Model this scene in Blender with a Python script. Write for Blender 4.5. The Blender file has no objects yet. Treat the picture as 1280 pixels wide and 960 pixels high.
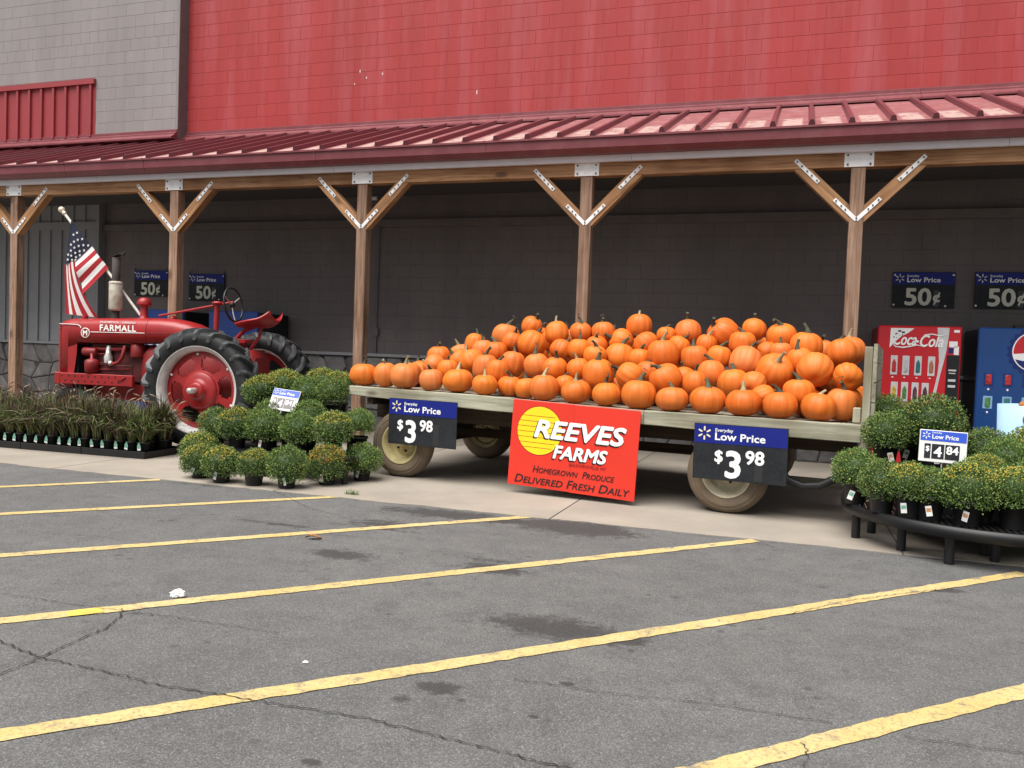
import bpy, bmesh, math, random
from mathutils import Vector, Matrix, noise

# ------------------------------------------------------------------ camera, sky, sun, exposure
S = bpy.context.scene
C = S.collection
FPX, CAMH = 1040.0, 1.32
YAW, PITCH, ROLL = -0.3231473, 0.0359123, 0.0363821
CR = Vector((0.9471985, 0.3185808, 0.0363506))
CU = Vector((-0.0458854, 0.0224730, 0.9986939))
CF = Vector((-0.3173478, 0.9476293, -0.0359046))
cam = bpy.data.cameras.new('camera'); camo = bpy.data.objects.new('camera', cam); C.objects.link(camo)
cam.sensor_width = 36.0; cam.lens = FPX * 36.0 / 1280.0; cam.clip_end = 500; cam.clip_start = 0.05
camo.matrix_world = Matrix(((CR.x, CU.x, -CF.x, 0), (CR.y, CU.y, -CF.y, 0), (CR.z, CU.z, -CF.z, CAMH), (0, 0, 0, 1)))
S.camera = camo

SUN_EL, SUN_AZ = math.radians(64), math.radians(200)     # azimuth measured clockwise from +Y
w = bpy.data.worlds.new('World'); S.world = w; w.use_nodes = True
nt = w.node_tree; bg = nt.nodes['Background']
sky = nt.nodes.new('ShaderNodeTexSky'); sky.sky_type = 'NISHITA'; sky.sun_disc = False
sky.sun_elevation = SUN_EL; sky.sun_rotation = SUN_AZ
sky.air_density = 1.0; sky.dust_density = 2.0; sky.ozone_density = 0.6
hs = nt.nodes.new('ShaderNodeHueSaturation'); hs.inputs['Saturation'].default_value = 0.3
nt.links.new(sky.outputs[0], hs.inputs['Color']); nt.links.new(hs.outputs[0], bg.inputs[0])
bg.inputs[1].default_value = 0.06
sl = bpy.data.lights.new('sun', 'SUN'); sl.energy = 3.3; sl.angle = math.radians(55); sl.color = (1, 0.965, 0.91)
so = bpy.data.objects.new('sun', sl); C.objects.link(so)
sd = Vector((math.sin(SUN_AZ) * math.cos(SUN_EL), math.cos(SUN_AZ) * math.cos(SUN_EL), math.sin(SUN_EL)))
so.rotation_euler = sd.to_track_quat('Z', 'Y').to_euler(); so.location = sd * 40
S.view_settings.view_transform = 'Standard'; S.view_settings.look = 'None'
S.view_settings.gamma = 1.0; S.view_settings.exposure = 0.98
S.view_settings.use_curve_mapping = False

# ------------------------------------------------------------------ pixel rays (1280 x 960)
CO = Vector((0, 0, CAMH))
def ray(x, y): return CR * ((x - 640) / FPX) - CU * ((y - 480) / FPX) + CF
def gnd(x, y, z=0.0):
    d = ray(x, y); return CO + d * ((z - CAMH) / d.z)
def atY(x, y, Y):
    d = ray(x, y); return CO + d * (Y / d.y)

rnd = random.Random(11)
# ------------------------------------------------------------------ materials
def s2l(c):
    return tuple(((v / 255) / 12.92 if v / 255 <= 0.04045 else ((v / 255 + 0.055) / 1.055) ** 2.4) for v in c)
def mat(name, col, rough=0.6, metal=0.0, var=0.12, scale=6.0, bump=0.0, bscale=80.0, rndv=0.0, spec=0.4,
        dirt=None, dirt_amt=0.5, dscale=3.0, stretch=None, coat=0.0, alpha=None, world=False):
    m = bpy.data.materials.new(name); m.use_nodes = True
    t = m.node_tree; N = t.nodes; L = t.links; b = N['Principled BSDF']
    b.inputs['Roughness'].default_value = rough; b.inputs['Metallic'].default_value = metal
    b.inputs['Specular IOR Level'].default_value = spec
    if coat: b.inputs['Coat Weight'].default_value = coat; b.inputs['Coat Roughness'].default_value = 0.15
    tc = N.new('ShaderNodeTexCoord'); src = tc.outputs['Object']
    if world: src = N.new('ShaderNodeNewGeometry').outputs['Position']      # streaks run on from block to block
    if stretch:
        mp = N.new('ShaderNodeMapping'); mp.inputs['Scale'].default_value = stretch
        L.new(src, mp.inputs[0]); src = mp.outputs[0]
    oi = None
    if rndv or True:
        oi = N.new('ShaderNodeObjectInfo')
        ad = N.new('ShaderNodeVectorMath'); ad.operation = 'ADD'
        ml = N.new('ShaderNodeMath'); ml.operation = 'MULTIPLY'; ml.inputs[1].default_value = 37.0
        L.new(oi.outputs['Random'], ml.inputs[0])
        if not world: L.new(src, ad.inputs[0]); L.new(ml.outputs[0], ad.inputs[1]); src = ad.outputs[0]
    nz = N.new('ShaderNodeTexNoise'); nz.inputs['Scale'].default_value = scale; nz.inputs['Detail'].default_value = 5
    nz.inputs['Roughness'].default_value = 0.62
    L.new(src, nz.inputs['Vector'])
    mx = N.new('ShaderNodeMix'); mx.data_type = 'RGBA'
    lo = tuple(max(0, c * (1 - var)) for c in col[:3]) + (1,); hi = tuple(min(1, c * (1 + var)) for c in col[:3]) + (1,)
    mr = N.new('ShaderNodeMapRange'); mr.inputs[1].default_value = 0.3; mr.inputs[2].default_value = 0.7
    L.new(nz.outputs[0], mr.inputs[0]); L.new(mr.outputs[0], mx.inputs[0])
    mx.inputs[6].default_value = lo; mx.inputs[7].default_value = hi
    out = mx.outputs[2]
    if dirt:
        n2 = N.new('ShaderNodeTexNoise'); n2.inputs['Scale'].default_value = dscale; n2.inputs['Detail'].default_value = 7
        n2.inputs['Roughness'].default_value = 0.7
        L.new(src, n2.inputs['Vector'])
        r2 = N.new('ShaderNodeMapRange'); r2.inputs[1].default_value = 0.48; r2.inputs[2].default_value = 0.72
        r2.inputs[4].default_value = dirt_amt
        L.new(n2.outputs[0], r2.inputs[0])
        m2 = N.new('ShaderNodeMix'); m2.data_type = 'RGBA'
        L.new(r2.outputs[0], m2.inputs[0]); L.new(out, m2.inputs[6]); m2.inputs[7].default_value = tuple(dirt) + (1,)
        out = m2.outputs[2]
    if rndv:
        h = N.new('ShaderNodeHueSaturation'); r3 = N.new('ShaderNodeMapRange')
        r3.inputs[3].default_value = 1 - rndv; r3.inputs[4].default_value = 1 + rndv
        L.new(oi.outputs['Random'], r3.inputs[0]); L.new(r3.outputs[0], h.inputs['Value'])
        L.new(out, h.inputs['Color']); out = h.outputs[0]
    L.new(out, b.inputs['Base Color'])
    if bump:
        n3 = N.new('ShaderNodeTexNoise'); n3.inputs['Scale'].default_value = bscale; n3.inputs['Detail'].default_value = 4
        L.new(src, n3.inputs['Vector'])
        bp = N.new('ShaderNodeBump'); bp.inputs['Strength'].default_value = bump; bp.inputs['Distance'].default_value = 0.01
        L.new(n3.outputs[0], bp.inputs['Height']); L.new(bp.outputs[0], b.inputs['Normal'])
    if alpha is not None:
        b.inputs['Alpha'].default_value = alpha
    return m

def wood(name, c1, c2, axis='X', rough=0.75, rndv=0.12, knots=True):
    """grain stretched along one local axis"""
    m = bpy.data.materials.new(name); m.use_nodes = True
    t = m.node_tree; N = t.nodes; L = t.links; b = N['Principled BSDF']; b.inputs['Roughness'].default_value = rough
    b.inputs['Specular IOR Level'].default_value = 0.25
    tc = N.new('ShaderNodeTexCoord'); oi = N.new('ShaderNodeObjectInfo')
    ml = N.new('ShaderNodeMath'); ml.operation = 'MULTIPLY'; ml.inputs[1].default_value = 61.0
    L.new(oi.outputs['Random'], ml.inputs[0])
    ad = N.new('ShaderNodeVectorMath'); ad.operation = 'ADD'; L.new(tc.outputs['Object'], ad.inputs[0]); L.new(ml.outputs[0], ad.inputs[1])
    mp = N.new('ShaderNodeMapping')
    sc = {'X': (1.2, 26, 26), 'Y': (26, 1.2, 26), 'Z': (26, 26, 1.2)}[axis]
    mp.inputs['Scale'].default_value = sc; L.new(ad.outputs[0], mp.inputs[0])
    nz = N.new('ShaderNodeTexNoise'); nz.inputs['Scale'].default_value = 1.0; nz.inputs['Detail'].default_value = 8; nz.inputs['Roughness'].default_value = 0.65
    nz.inputs['Distortion'].default_value = 0.8
    L.new(mp.outputs[0], nz.inputs['Vector'])
    mr = N.new('ShaderNodeMapRange'); mr.inputs[1].default_value = 0.32; mr.inputs[2].default_value = 0.68; L.new(nz.outputs[0], mr.inputs[0])
    n2 = N.new('ShaderNodeTexNoise'); n2.inputs['Scale'].default_value = 1.7; n2.inputs['Detail'].default_value = 4; L.new(ad.outputs[0], n2.inputs['Vector'])
    mx = N.new('ShaderNodeMix'); mx.data_type = 'RGBA'; mx.inputs[6].default_value = tuple(c1) + (1,); mx.inputs[7].default_value = tuple(c2) + (1,)
    L.new(mr.outputs[0], mx.inputs[0])
    m2 = N.new('ShaderNodeMix'); m2.data_type = 'RGBA'; m2.blend_type = 'MULTIPLY'
    r2 = N.new('ShaderNodeMapRange'); r2.inputs[1].default_value = 0.45; r2.inputs[2].default_value = 0.75; r2.inputs[4].default_value = 0.75; L.new(n2.outputs[0], r2.inputs[0])
    L.new(r2.outputs[0], m2.inputs[0]); L.new(mx.outputs[2], m2.inputs[6]); m2.inputs[7].default_value = (0.5, 0.42, 0.36, 1)
    out = m2.outputs[2]
    if knots:
        vo = N.new('ShaderNodeTexVoronoi'); vo.inputs['Scale'].default_value = 1.0
        mp2 = N.new('ShaderNodeMapping'); mp2.inputs['Scale'].default_value = {'X': (1.6, 4, 4), 'Y': (4, 1.6, 4), 'Z': (4, 4, 1.6)}[axis]
        L.new(ad.outputs[0], mp2.inputs[0]); L.new(mp2.outputs[0], vo.inputs['Vector'])
        r4 = N.new('ShaderNodeMapRange'); r4.inputs[1].default_value = 0.08; r4.inputs[2].default_value = 0.17; r4.inputs[3].default_value = 0.7; r4.inputs[4].default_value = 0.0
        L.new(vo.outputs['Distance'], r4.inputs[0])
        m3 = N.new('ShaderNodeMix'); m3.data_type = 'RGBA'; L.new(r4.outputs[0], m3.inputs[0]); L.new(out, m3.inputs[6]); m3.inputs[7].default_value = (0.06, 0.035, 0.02, 1)
        out = m3.outputs[2]
    h = N.new('ShaderNodeHueSaturation'); r3 = N.new('ShaderNodeMapRange'); r3.inputs[3].default_value = 1 - rndv; r3.inputs[4].default_value = 1 + rndv
    L.new(oi.outputs['Random'], r3.inputs[0]); L.new(r3.outputs[0], h.inputs['Value']); L.new(out, h.inputs['Color'])
    L.new(h.outputs[0], b.inputs['Base Color'])
    bp = N.new('ShaderNodeBump'); bp.inputs['Strength'].default_value = 0.35; bp.inputs['Distance'].default_value = 0.006
    L.new(nz.outputs[0], bp.inputs['Height']); L.new(bp.outputs[0], b.inputs['Normal'])
    return m

# ------------------------------------------------------------------ mesh helpers
class MB:
    def __init__(s): s.v = []; s.f = []; s.m = []; s.sm = []
    def add(s, vs, fs, M=None, mi=0, smooth=False):
        o = len(s.v)
        for p in vs:
            p = Vector(p); s.v.append(tuple(M @ p) if M is not None else tuple(p))
        for f in fs: s.f.append(tuple(i + o for i in f)); s.m.append(mi); s.sm.append(smooth)
        return s
    def box(s, c, d, M=None, mi=0, bev=0.0):
        x, y, z = d[0] / 2, d[1] / 2, d[2] / 2
        T = Matrix.Translation(c)
        if M is not None: T = M @ T
        if bev <= 0:
            vs = [(a, b, e) for a in (-x, x) for b in (-y, y) for e in (-z, z)]
            s.add(vs, [(0, 1, 3, 2), (4, 6, 7, 5), (0, 4, 5, 1), (2, 3, 7, 6), (0, 2, 6, 4), (1, 5, 7, 3)], T, mi)
        else:
            bm = bmesh.new(); bmesh.ops.create_cube(bm, size=1.0)
            bmesh.ops.scale(bm, vec=d, verts=bm.verts)
            bmesh.ops.bevel(bm, geom=list(bm.edges), offset=bev, segments=1, affect='EDGES', profile=0.5)
            bm.verts.index_update()
            s.add([v.co.copy() for v in bm.verts], [[v.index for v in f.verts] for f in bm.faces], T, mi); bm.free()
        return s
    def tube(s, pts, r, n=8, M=None, mi=0, caps=True, smooth=True, squash=None):
        pts = [Vector(p) for p in pts]
        if not isinstance(r, (list, tuple)): r = [r] * len(pts)
        vs = []; fs = []; up = None
        for i, p in enumerate(pts):
            d = (pts[min(i + 1, len(pts) - 1)] - pts[max(i - 1, 0)]).normalized()
            if up is None:
                a = Vector((0, 0, 1)) if abs(d.z) < 0.9 else Vector((1, 0, 0))
                up = (a - d * a.dot(d)).normalized()
            else: up = (up - d * up.dot(d)).normalized()
            sd_ = d.cross(up)
            for k in range(n):
                an = 2 * math.pi * k / n
                vs.append(p + (up * math.cos(an) + sd_ * math.sin(an)) * r[i])
        for i in range(len(pts) - 1):
            for k in range(n):
                fs.append((i * n + k, i * n + (k + 1) % n, (i + 1) * n + (k + 1) % n, (i + 1) * n + k))
        s.add(vs, fs, M, mi, smooth)
        if caps:
            o = len(vs) - n
            s.add(vs[:n], [tuple(range(n - 1, -1, -1))], M, mi); s.add(vs[o:], [tuple(range(n))], M, mi)
        return s
    def lathe(s, prof, n=24, M=None, mi=0, smooth=True, closed=False, caps=True):
        """profile (r, h) about local Z"""
        vs = []; fs = []
        for (r, h) in prof:
            for k in range(n):
                a = 2 * math.pi * k / n; vs.append((r * math.cos(a), r * math.sin(a), h))
        P = len(prof)
        for i in range(P if closed else P - 1):
            j = (i + 1) % P
            for k in range(n): fs.append((i * n + k, i * n + (k + 1) % n, j * n + (k + 1) % n, j * n + k))
        s.add(vs, fs, M, mi, smooth)
        if not closed and caps:
            if prof[0][0] > 1e-5: s.add(vs[:n], [tuple(range(n - 1, -1, -1))], M, mi)
            if prof[-1][0] > 1e-5: s.add(vs[-n:], [tuple(range(n))], M, mi)
        return s
    def prism(s, outline, d0, d1, M=None, mi=0):
        """outline in local XZ, extruded along Y from d0 to d1"""
        n = len(outline)
        vs = [(x, d0, z) for x, z in outline] + [(x, d1, z) for x, z in outline]
        fs = [tuple(range(n)), tuple(range(2 * n - 1, n - 1, -1))] + [(i, i + n, (i + 1) % n + n, (i + 1) % n) for i in range(n)]
        return s.add(vs, fs, M, mi)
    def loft(s, rings, M=None, mi=0, smooth=True, caps=True):
        n = len(rings[0]); vs = [p for r in rings for p in r]; fs = []
        for i in range(len(rings) - 1):
            for k in range(n): fs.append((i * n + k, i * n + (k + 1) % n, (i + 1) * n + (k + 1) % n, (i + 1) * n + k))
        s.add(vs, fs, M, mi, smooth)
        if caps:
            s.add(rings[0], [tuple(range(n - 1, -1, -1))], M, mi); s.add(rings[-1], [tuple(range(n))], M, mi)
        return s
    def mesh(s, name, mats):
        me = bpy.data.meshes.new(name); me.from_pydata(s.v, [], s.f)
        for m in (mats if isinstance(mats, (list, tuple)) else [mats]): me.materials.append(m)
        me.polygons.foreach_set('material_index', s.m); me.polygons.foreach_set('use_smooth', s.sm)
        bm = bmesh.new(); bm.from_mesh(me); bmesh.ops.recalc_face_normals(bm, faces=bm.faces); bm.to_mesh(me); bm.free()
        me.update(); return me
    def build(s, name, mats, parent=None, loc=None, rz=0.0):
        return put(name, s.mesh(name, mats), parent, loc, rz)

def put(name, me, parent=None, loc=None, rz=0.0):
    o = bpy.data.objects.new(name, me); C.objects.link(o)
    if loc is not None: o.location = loc
    if rz: o.rotation_euler = (0, 0, rz)
    if parent is not None: o.parent = parent
    return o
def tag(o, label=None, cat=None, group=None, kind=None):
    if label: o['label'] = label
    if cat: o['category'] = cat
    if group: o['group'] = group
    if kind: o['kind'] = kind
    return o
def thing(name, label, cat, loc=(0, 0, 0), rz=0.0, group=None, kind=None):
    o = bpy.data.objects.new(name, None); C.objects.link(o); o.empty_display_size = 0.1
    o.location = loc; o.rotation_euler = (0, 0, rz); return tag(o, label, cat, group, kind)
def copy_tree(o, parent=None):
    c = o.copy(); C.objects.link(c); c.parent = parent
    for ch in list(o.children): copy_tree(ch, c)
    return c
RX90 = Matrix.Rotation(math.pi / 2, 4, 'X')
def axis_frame(o, d):
    """matrix whose local Z points along d, at o"""
    q = Vector(d).normalized().to_track_quat('Z', 'Y'); return Matrix.Translation(o) @ q.to_matrix().to_4x4()
def text_mesh(body, size, bold=0.0, shear=0.0, spacing=1.0, ext=0.0004, align='LEFT', smallcaps=False, sx=1.0, fit=None):
    cu = bpy.data.curves.new('lettering', 'FONT'); cu.body = body; cu.size = size; cu.offset = 0.0; cu.shear = shear
    cu.space_character = spacing; cu.extrude = ext; cu.align_x = align; cu.align_y = 'BOTTOM_BASELINE'; cu.resolution_u = 3
    if smallcaps:
        cu.small_caps_scale = 0.78
        for i, ch in enumerate(body):
            cu.body_format[i].use_small_caps = True
    ob = bpy.data.objects.new('lettering', cu); C.objects.link(ob)
    dg = bpy.context.evaluated_depsgraph_get(); me = bpy.data.meshes.new_from_object(ob.evaluated_get(dg))
    bpy.data.objects.remove(ob); bpy.data.curves.remove(cu)
    if fit:
        xs = [v.co.x for v in me.vertices]; sx = fit / (max(xs) - min(xs))
    me.transform(RX90 @ Matrix.Diagonal((sx, 1, 1, 1)))
    if bold:                                                      # heavier strokes: the outline struck several times, each a hair in front of the last
        vs = [v.co.copy() for v in me.vertices]; fs = [tuple(p.vertices) for p in me.polygons]; d = bold * size; V = []; F = []
        for k, (ox, oz) in enumerate(((0, 0), (d, 0), (-d, 0), (0, d), (0, -d), (d * .7, d * .7), (-d * .7, d * .7), (d * .7, -d * .7), (-d * .7, -d * .7))):
            o = len(V); V += [v + Vector((ox, -k * .00012, oz)) for v in vs]; F += [tuple(i + o for i in f) for f in fs]
        m2 = bpy.data.meshes.new('lettering'); m2.from_pydata(V, [], F); m2.update(); bpy.data.meshes.remove(me); me = m2
    me.name = 'lettering'; me.materials.clear(); return me
def text(body, size, x, y, z, m, parent, name='lettering', **k):
    me = text_mesh(body, size, **k); me.materials.append(m); return put(name, me, parent, (x, y, z))
def ordinal(i):
    W_ = ['first', 'second', 'third', 'fourth', 'fifth', 'sixth', 'seventh', 'eighth', 'ninth', 'tenth', 'eleventh', 'twelfth', 'thirteenth', 'fourteenth',
         'fifteenth', 'sixteenth', 'seventeenth', 'eighteenth', 'nineteenth', 'twentieth', 'twenty-first', 'twenty-second', 'twenty-third', 'twenty-fourth',
         'twenty-fifth', 'twenty-sixth', 'twenty-seventh', 'twenty-eighth', 'twenty-ninth', 'thirtieth']
    return W_[i]
# ================================================================== materials used by the setting
def proj(p):
    d = Vector(p) - CO; z = d.dot(CF)
    return (640 + FPX * d.dot(CR) / z, 480 - FPX * d.dot(CU) / z, z)

STAINS = [(720, 660, .60, .30, 1.1), (640, 652, .35, .16, .8), (560, 643, .75, .22, .95), (480, 655, .4, .2, .7), (250, 606, .5, .10, .5), (615, 711, .30, .14, .9), (690, 785, .48, .24, .8), (775, 799, .22, .10, .9), (548, 859, .12, .08, .9),
          (709, 855, .045, .03, 1.0), (667, 896, .03, .02, 1.0), (387, 953, .05, .03, 1.0), (1178, 737, .16, .09, .95), (425, 693, .30, .16, .8), (470, 660, .5, .08, .55), (345, 655, .5, .08, .55),
          (930, 600, .9, .5, .35), (1010, 757, .1, .03, .7), (1090, 748, .12, .04, .7), (500, 873, .06, .04, .7), (610, 700, .6, .15, .4), (180, 768, .2, .05, .5), (20, 772, .12, .04, .6)]
def asphalt_mat():
    m = bpy.data.materials.new('asphalt'); m.use_nodes = True
    t = m.node_tree; N = t.nodes; L = t.links; b = N['Principled BSDF']; b.inputs['Roughness'].default_value = 0.88; b.inputs['Specular IOR Level'].default_value = 0.3
    tc = N.new('ShaderNodeTexCoord'); P = tc.outputs['Object']
    def nz(sc, det=4, rough=.6):
        n = N.new('ShaderNodeTexNoise'); n.inputs['Scale'].default_value = sc; n.inputs['Detail'].default_value = det; n.inputs['Roughness'].default_value = rough
        L.new(P, n.inputs['Vector']); return n.outputs[0]
    def rng(src, a, b_, c=0.0, d=1.0):
        r = N.new('ShaderNodeMapRange'); r.inputs[1].default_value = a; r.inputs[2].default_value = b_; r.inputs[3].default_value = c; r.inputs[4].default_value = d
        L.new(src, r.inputs[0]); return r.outputs[0]
    def mix(f, a, b_, blend='MIX'):
        x = N.new('ShaderNodeMix'); x.data_type = 'RGBA'; x.blend_type = blend
        for s_, v in ((0, f), (6, a), (7, b_)):
            if hasattr(v, 'links'): L.new(v, x.inputs[s_])
            else: x.inputs[s_].default_value = v if s_ == 0 else tuple(v) + (1,)
        return x.outputs[2]
    base = mix(rng(nz(.55, 6), .35, .65), (.126, .126, .123), (.168, .167, .162))
    base = mix(rng(nz(4.5, 6, .7), .42, .66, 0, .6), base, (.082, .082, .084))
    base = mix(rng(nz(1.6, 7, .75), .50, .66, 0, .6), base, (.185, .183, .178))
    base = mix(rng(nz(2.7, 8, .78), .56, .70, 0, .55), base, (.06, .06, .062))
    vo = N.new('ShaderNodeTexVoronoi'); vo.inputs['Scale'].default_value = 210; L.new(P, vo.inputs['Vector'])
    h = N.new('ShaderNodeSeparateColor'); L.new(vo.outputs['Color'], h.inputs[0])
    base = mix(rng(h.outputs[0], .0, 1.0, .0, .72), base, (.040, .040, .042))
    base = mix(rng(h.outputs[1], .80, 1.0, 0, .42), base, (.34, .335, .33))
    base = mix(rng(nz(260, 2), .5, .75, 0, .45), base, (.16, .16, .16))
    acc = None
    warp = N.new('ShaderNodeTexNoise'); warp.inputs['Scale'].default_value = 5; warp.inputs['Detail'].default_value = 6; warp.inputs['Roughness'].default_value = .7; L.new(P, warp.inputs['Vector'])
    for (px, py, ax, ay, st) in STAINS:
        g = gnd(px, py)
        su = N.new('ShaderNodeVectorMath'); su.operation = 'SUBTRACT'; L.new(P, su.inputs[0]); su.inputs[1].default_value = (g.x, g.y, 0)
        mp = N.new('ShaderNodeVectorMath'); mp.operation = 'MULTIPLY'; L.new(su.outputs[0], mp.inputs[0]); mp.inputs[1].default_value = (1 / ax, 1 / ay, 0)
        ln = N.new('ShaderNodeVectorMath'); ln.operation = 'LENGTH'; L.new(mp.outputs[0], ln.inputs[0])
        e = rng(ln.outputs['Value'], .2, 1.25, st, 0)
        if acc is None: acc = e
        else:
            mm = N.new('ShaderNodeMath'); mm.operation = 'MAXIMUM'; L.new(acc, mm.inputs[0]); L.new(e, mm.inputs[1]); acc = mm.outputs[0]
    hf = N.new('ShaderNodeTexNoise'); hf.inputs['Scale'].default_value = 16; hf.inputs['Detail'].default_value = 8; hf.inputs['Roughness'].default_value = .75; L.new(P, hf.inputs['Vector'])
    a1 = N.new('ShaderNodeMath'); a1.operation = 'MULTIPLY_ADD'; a1.inputs[1].default_value = 1.6; a1.inputs[2].default_value = -.8; L.new(hf.outputs[0], a1.inputs[0])
    a2 = N.new('ShaderNodeMath'); a2.operation = 'MULTIPLY_ADD'; a2.inputs[1].default_value = 1.2; a2.inputs[2].default_value = -.6; L.new(warp.outputs[0], a2.inputs[0])
    a3 = N.new('ShaderNodeMath'); a3.operation = 'ADD'; L.new(a1.outputs[0], a3.inputs[0]); L.new(a2.outputs[0], a3.inputs[1])
    a4 = N.new('ShaderNodeMath'); a4.operation = 'ADD'; L.new(acc, a4.inputs[0]); L.new(a3.outputs[0], a4.inputs[1])
    ma = N.new('ShaderNodeMath'); ma.operation = 'MULTIPLY'; ma.inputs[1].default_value = .75; L.new(rng(a4.outputs[0], .30, .62), ma.inputs[0])
    base = mix(ma.outputs[0], base, (.032, .03, .03))
    for (sc, hi, keep, st) in ((2.0, .10, .80, .85), (6.0, .17, .86, .75), (13, .22, .90, .65)):          # scattered oil drips
        v2 = N.new('ShaderNodeTexVoronoi'); v2.inputs['Scale'].default_value = sc; wv = N.new('ShaderNodeVectorMath'); wv.operation = 'ADD'
        w2 = N.new('ShaderNodeTexNoise'); w2.inputs['Scale'].default_value = 9 * sc / 2.3; w2.inputs['Detail'].default_value = 3; L.new(P, w2.inputs['Vector'])
        w3 = N.new('ShaderNodeVectorMath'); w3.operation = 'SCALE'; w3.inputs['Scale'].default_value = .16 / sc; L.new(w2.outputs['Color'], w3.inputs[0])
        L.new(P, wv.inputs[0]); L.new(w3.outputs[0], wv.inputs[1]); L.new(wv.outputs[0], v2.inputs['Vector'])
        c2 = N.new('ShaderNodeSeparateColor'); L.new(v2.outputs['Color'], c2.inputs[0])
        m5 = N.new('ShaderNodeMath'); m5.operation = 'MULTIPLY'; L.new(rng(v2.outputs['Distance'], hi * .5, hi * 1.6, st, 0), m5.inputs[0]); L.new(rng(c2.outputs[2], keep, keep + .02), m5.inputs[1])
        m6 = N.new('ShaderNodeMath'); m6.operation = 'MULTIPLY'; L.new(m5.outputs[0], m6.inputs[0]); L.new(rng(nz(.9 + sc * .1, 3), .5, .62), m6.inputs[1]); m5 = m6
        base = mix(m5.outputs[0], base, (.028, .027, .027))
    L.new(base, b.inputs['Base Color'])
    bp = N.new('ShaderNodeBump'); bp.inputs['Strength'].default_value = .5; bp.inputs['Distance'].default_value = .004
    L.new(h.outputs[0], bp.inputs['Height']); L.new(bp.outputs[0], b.inputs['Normal'])
    return m
M_ASPH = asphalt_mat()
M_CONC = mat('concrete', (.285, .25, .208), .85, var=.14, scale=1.3, bump=.15, bscale=90, rndv=.05, dirt=(.22, .2, .18), dirt_amt=.55, dscale=2.2)
M_RED = mat('red_painted_block', (.32, .028, .028), .62, var=.09, scale=1.1, bump=.25, bscale=140, rndv=.025, dirt=(.40, .10, .125), dirt_amt=.6, dscale=.8, stretch=(2.6, 2.6, .22), world=True)
M_REDJ = mat('red_painted_joint', (.315, .032, .032), .7, var=.1)
M_GREY = mat('grey_painted_block', (.25, .226, .226), .7, var=.10, scale=1.0, bump=.25, bscale=140, rndv=.04, stretch=(2, 2, .4), world=True, dirt=(.20, .18, .18), dirt_amt=.35, dscale=1.2)
M_GREYJ = mat('grey_painted_joint', (.23, .208, .208), .75, var=.08)
M_BROWN = mat('brown_return_face', (.13, .105, .105), .6)
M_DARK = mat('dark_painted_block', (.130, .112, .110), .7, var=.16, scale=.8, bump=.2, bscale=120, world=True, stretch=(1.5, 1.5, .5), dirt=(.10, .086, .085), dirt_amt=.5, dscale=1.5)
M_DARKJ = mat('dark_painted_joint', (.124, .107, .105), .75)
M_STONE = mat('veneer_stone', (.14, .135, .135), .85, var=.35, scale=5, bump=.8, bscale=22, rndv=.35)
M_MORT = mat('stone_mortar', (.07, .068, .068), .9)
M_SIDE = mat('grey_siding', (.235, .24, .255), .55, var=.06)
M_MAROON = mat('maroon_metal', (.165, .034, .042), .42, var=.10, scale=2, dirt=(.24, .12, .12), dirt_amt=.3, dscale=4, spec=.5)
M_PANEL = mat('red_ribbed_metal', (.27, .035, .040), .45, var=.08, scale=2, spec=.5)
M_FASC = mat('pale_fascia', (.70, .69, .73), .5, var=.05)
M_BEAM = wood('beam_wood', (.19, .09, .042), (.48, .27, .14), 'X')
M_POST = wood('post_wood', (.15, .082, .052), (.42, .275, .195), 'Z')
M_BRACE = wood('brace_wood', (.21, .10, .045), (.52, .295, .15), 'X')
M_STRAP = mat('galvanised_strap', (.80, .80, .80), .5, metal=.0, var=.12, scale=9)
M_BOLT = mat('bolt', (.10, .085, .08), .5, metal=.5)
M_CEIL = mat('canopy_ceiling', (.05, .045, .045), .9)
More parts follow.
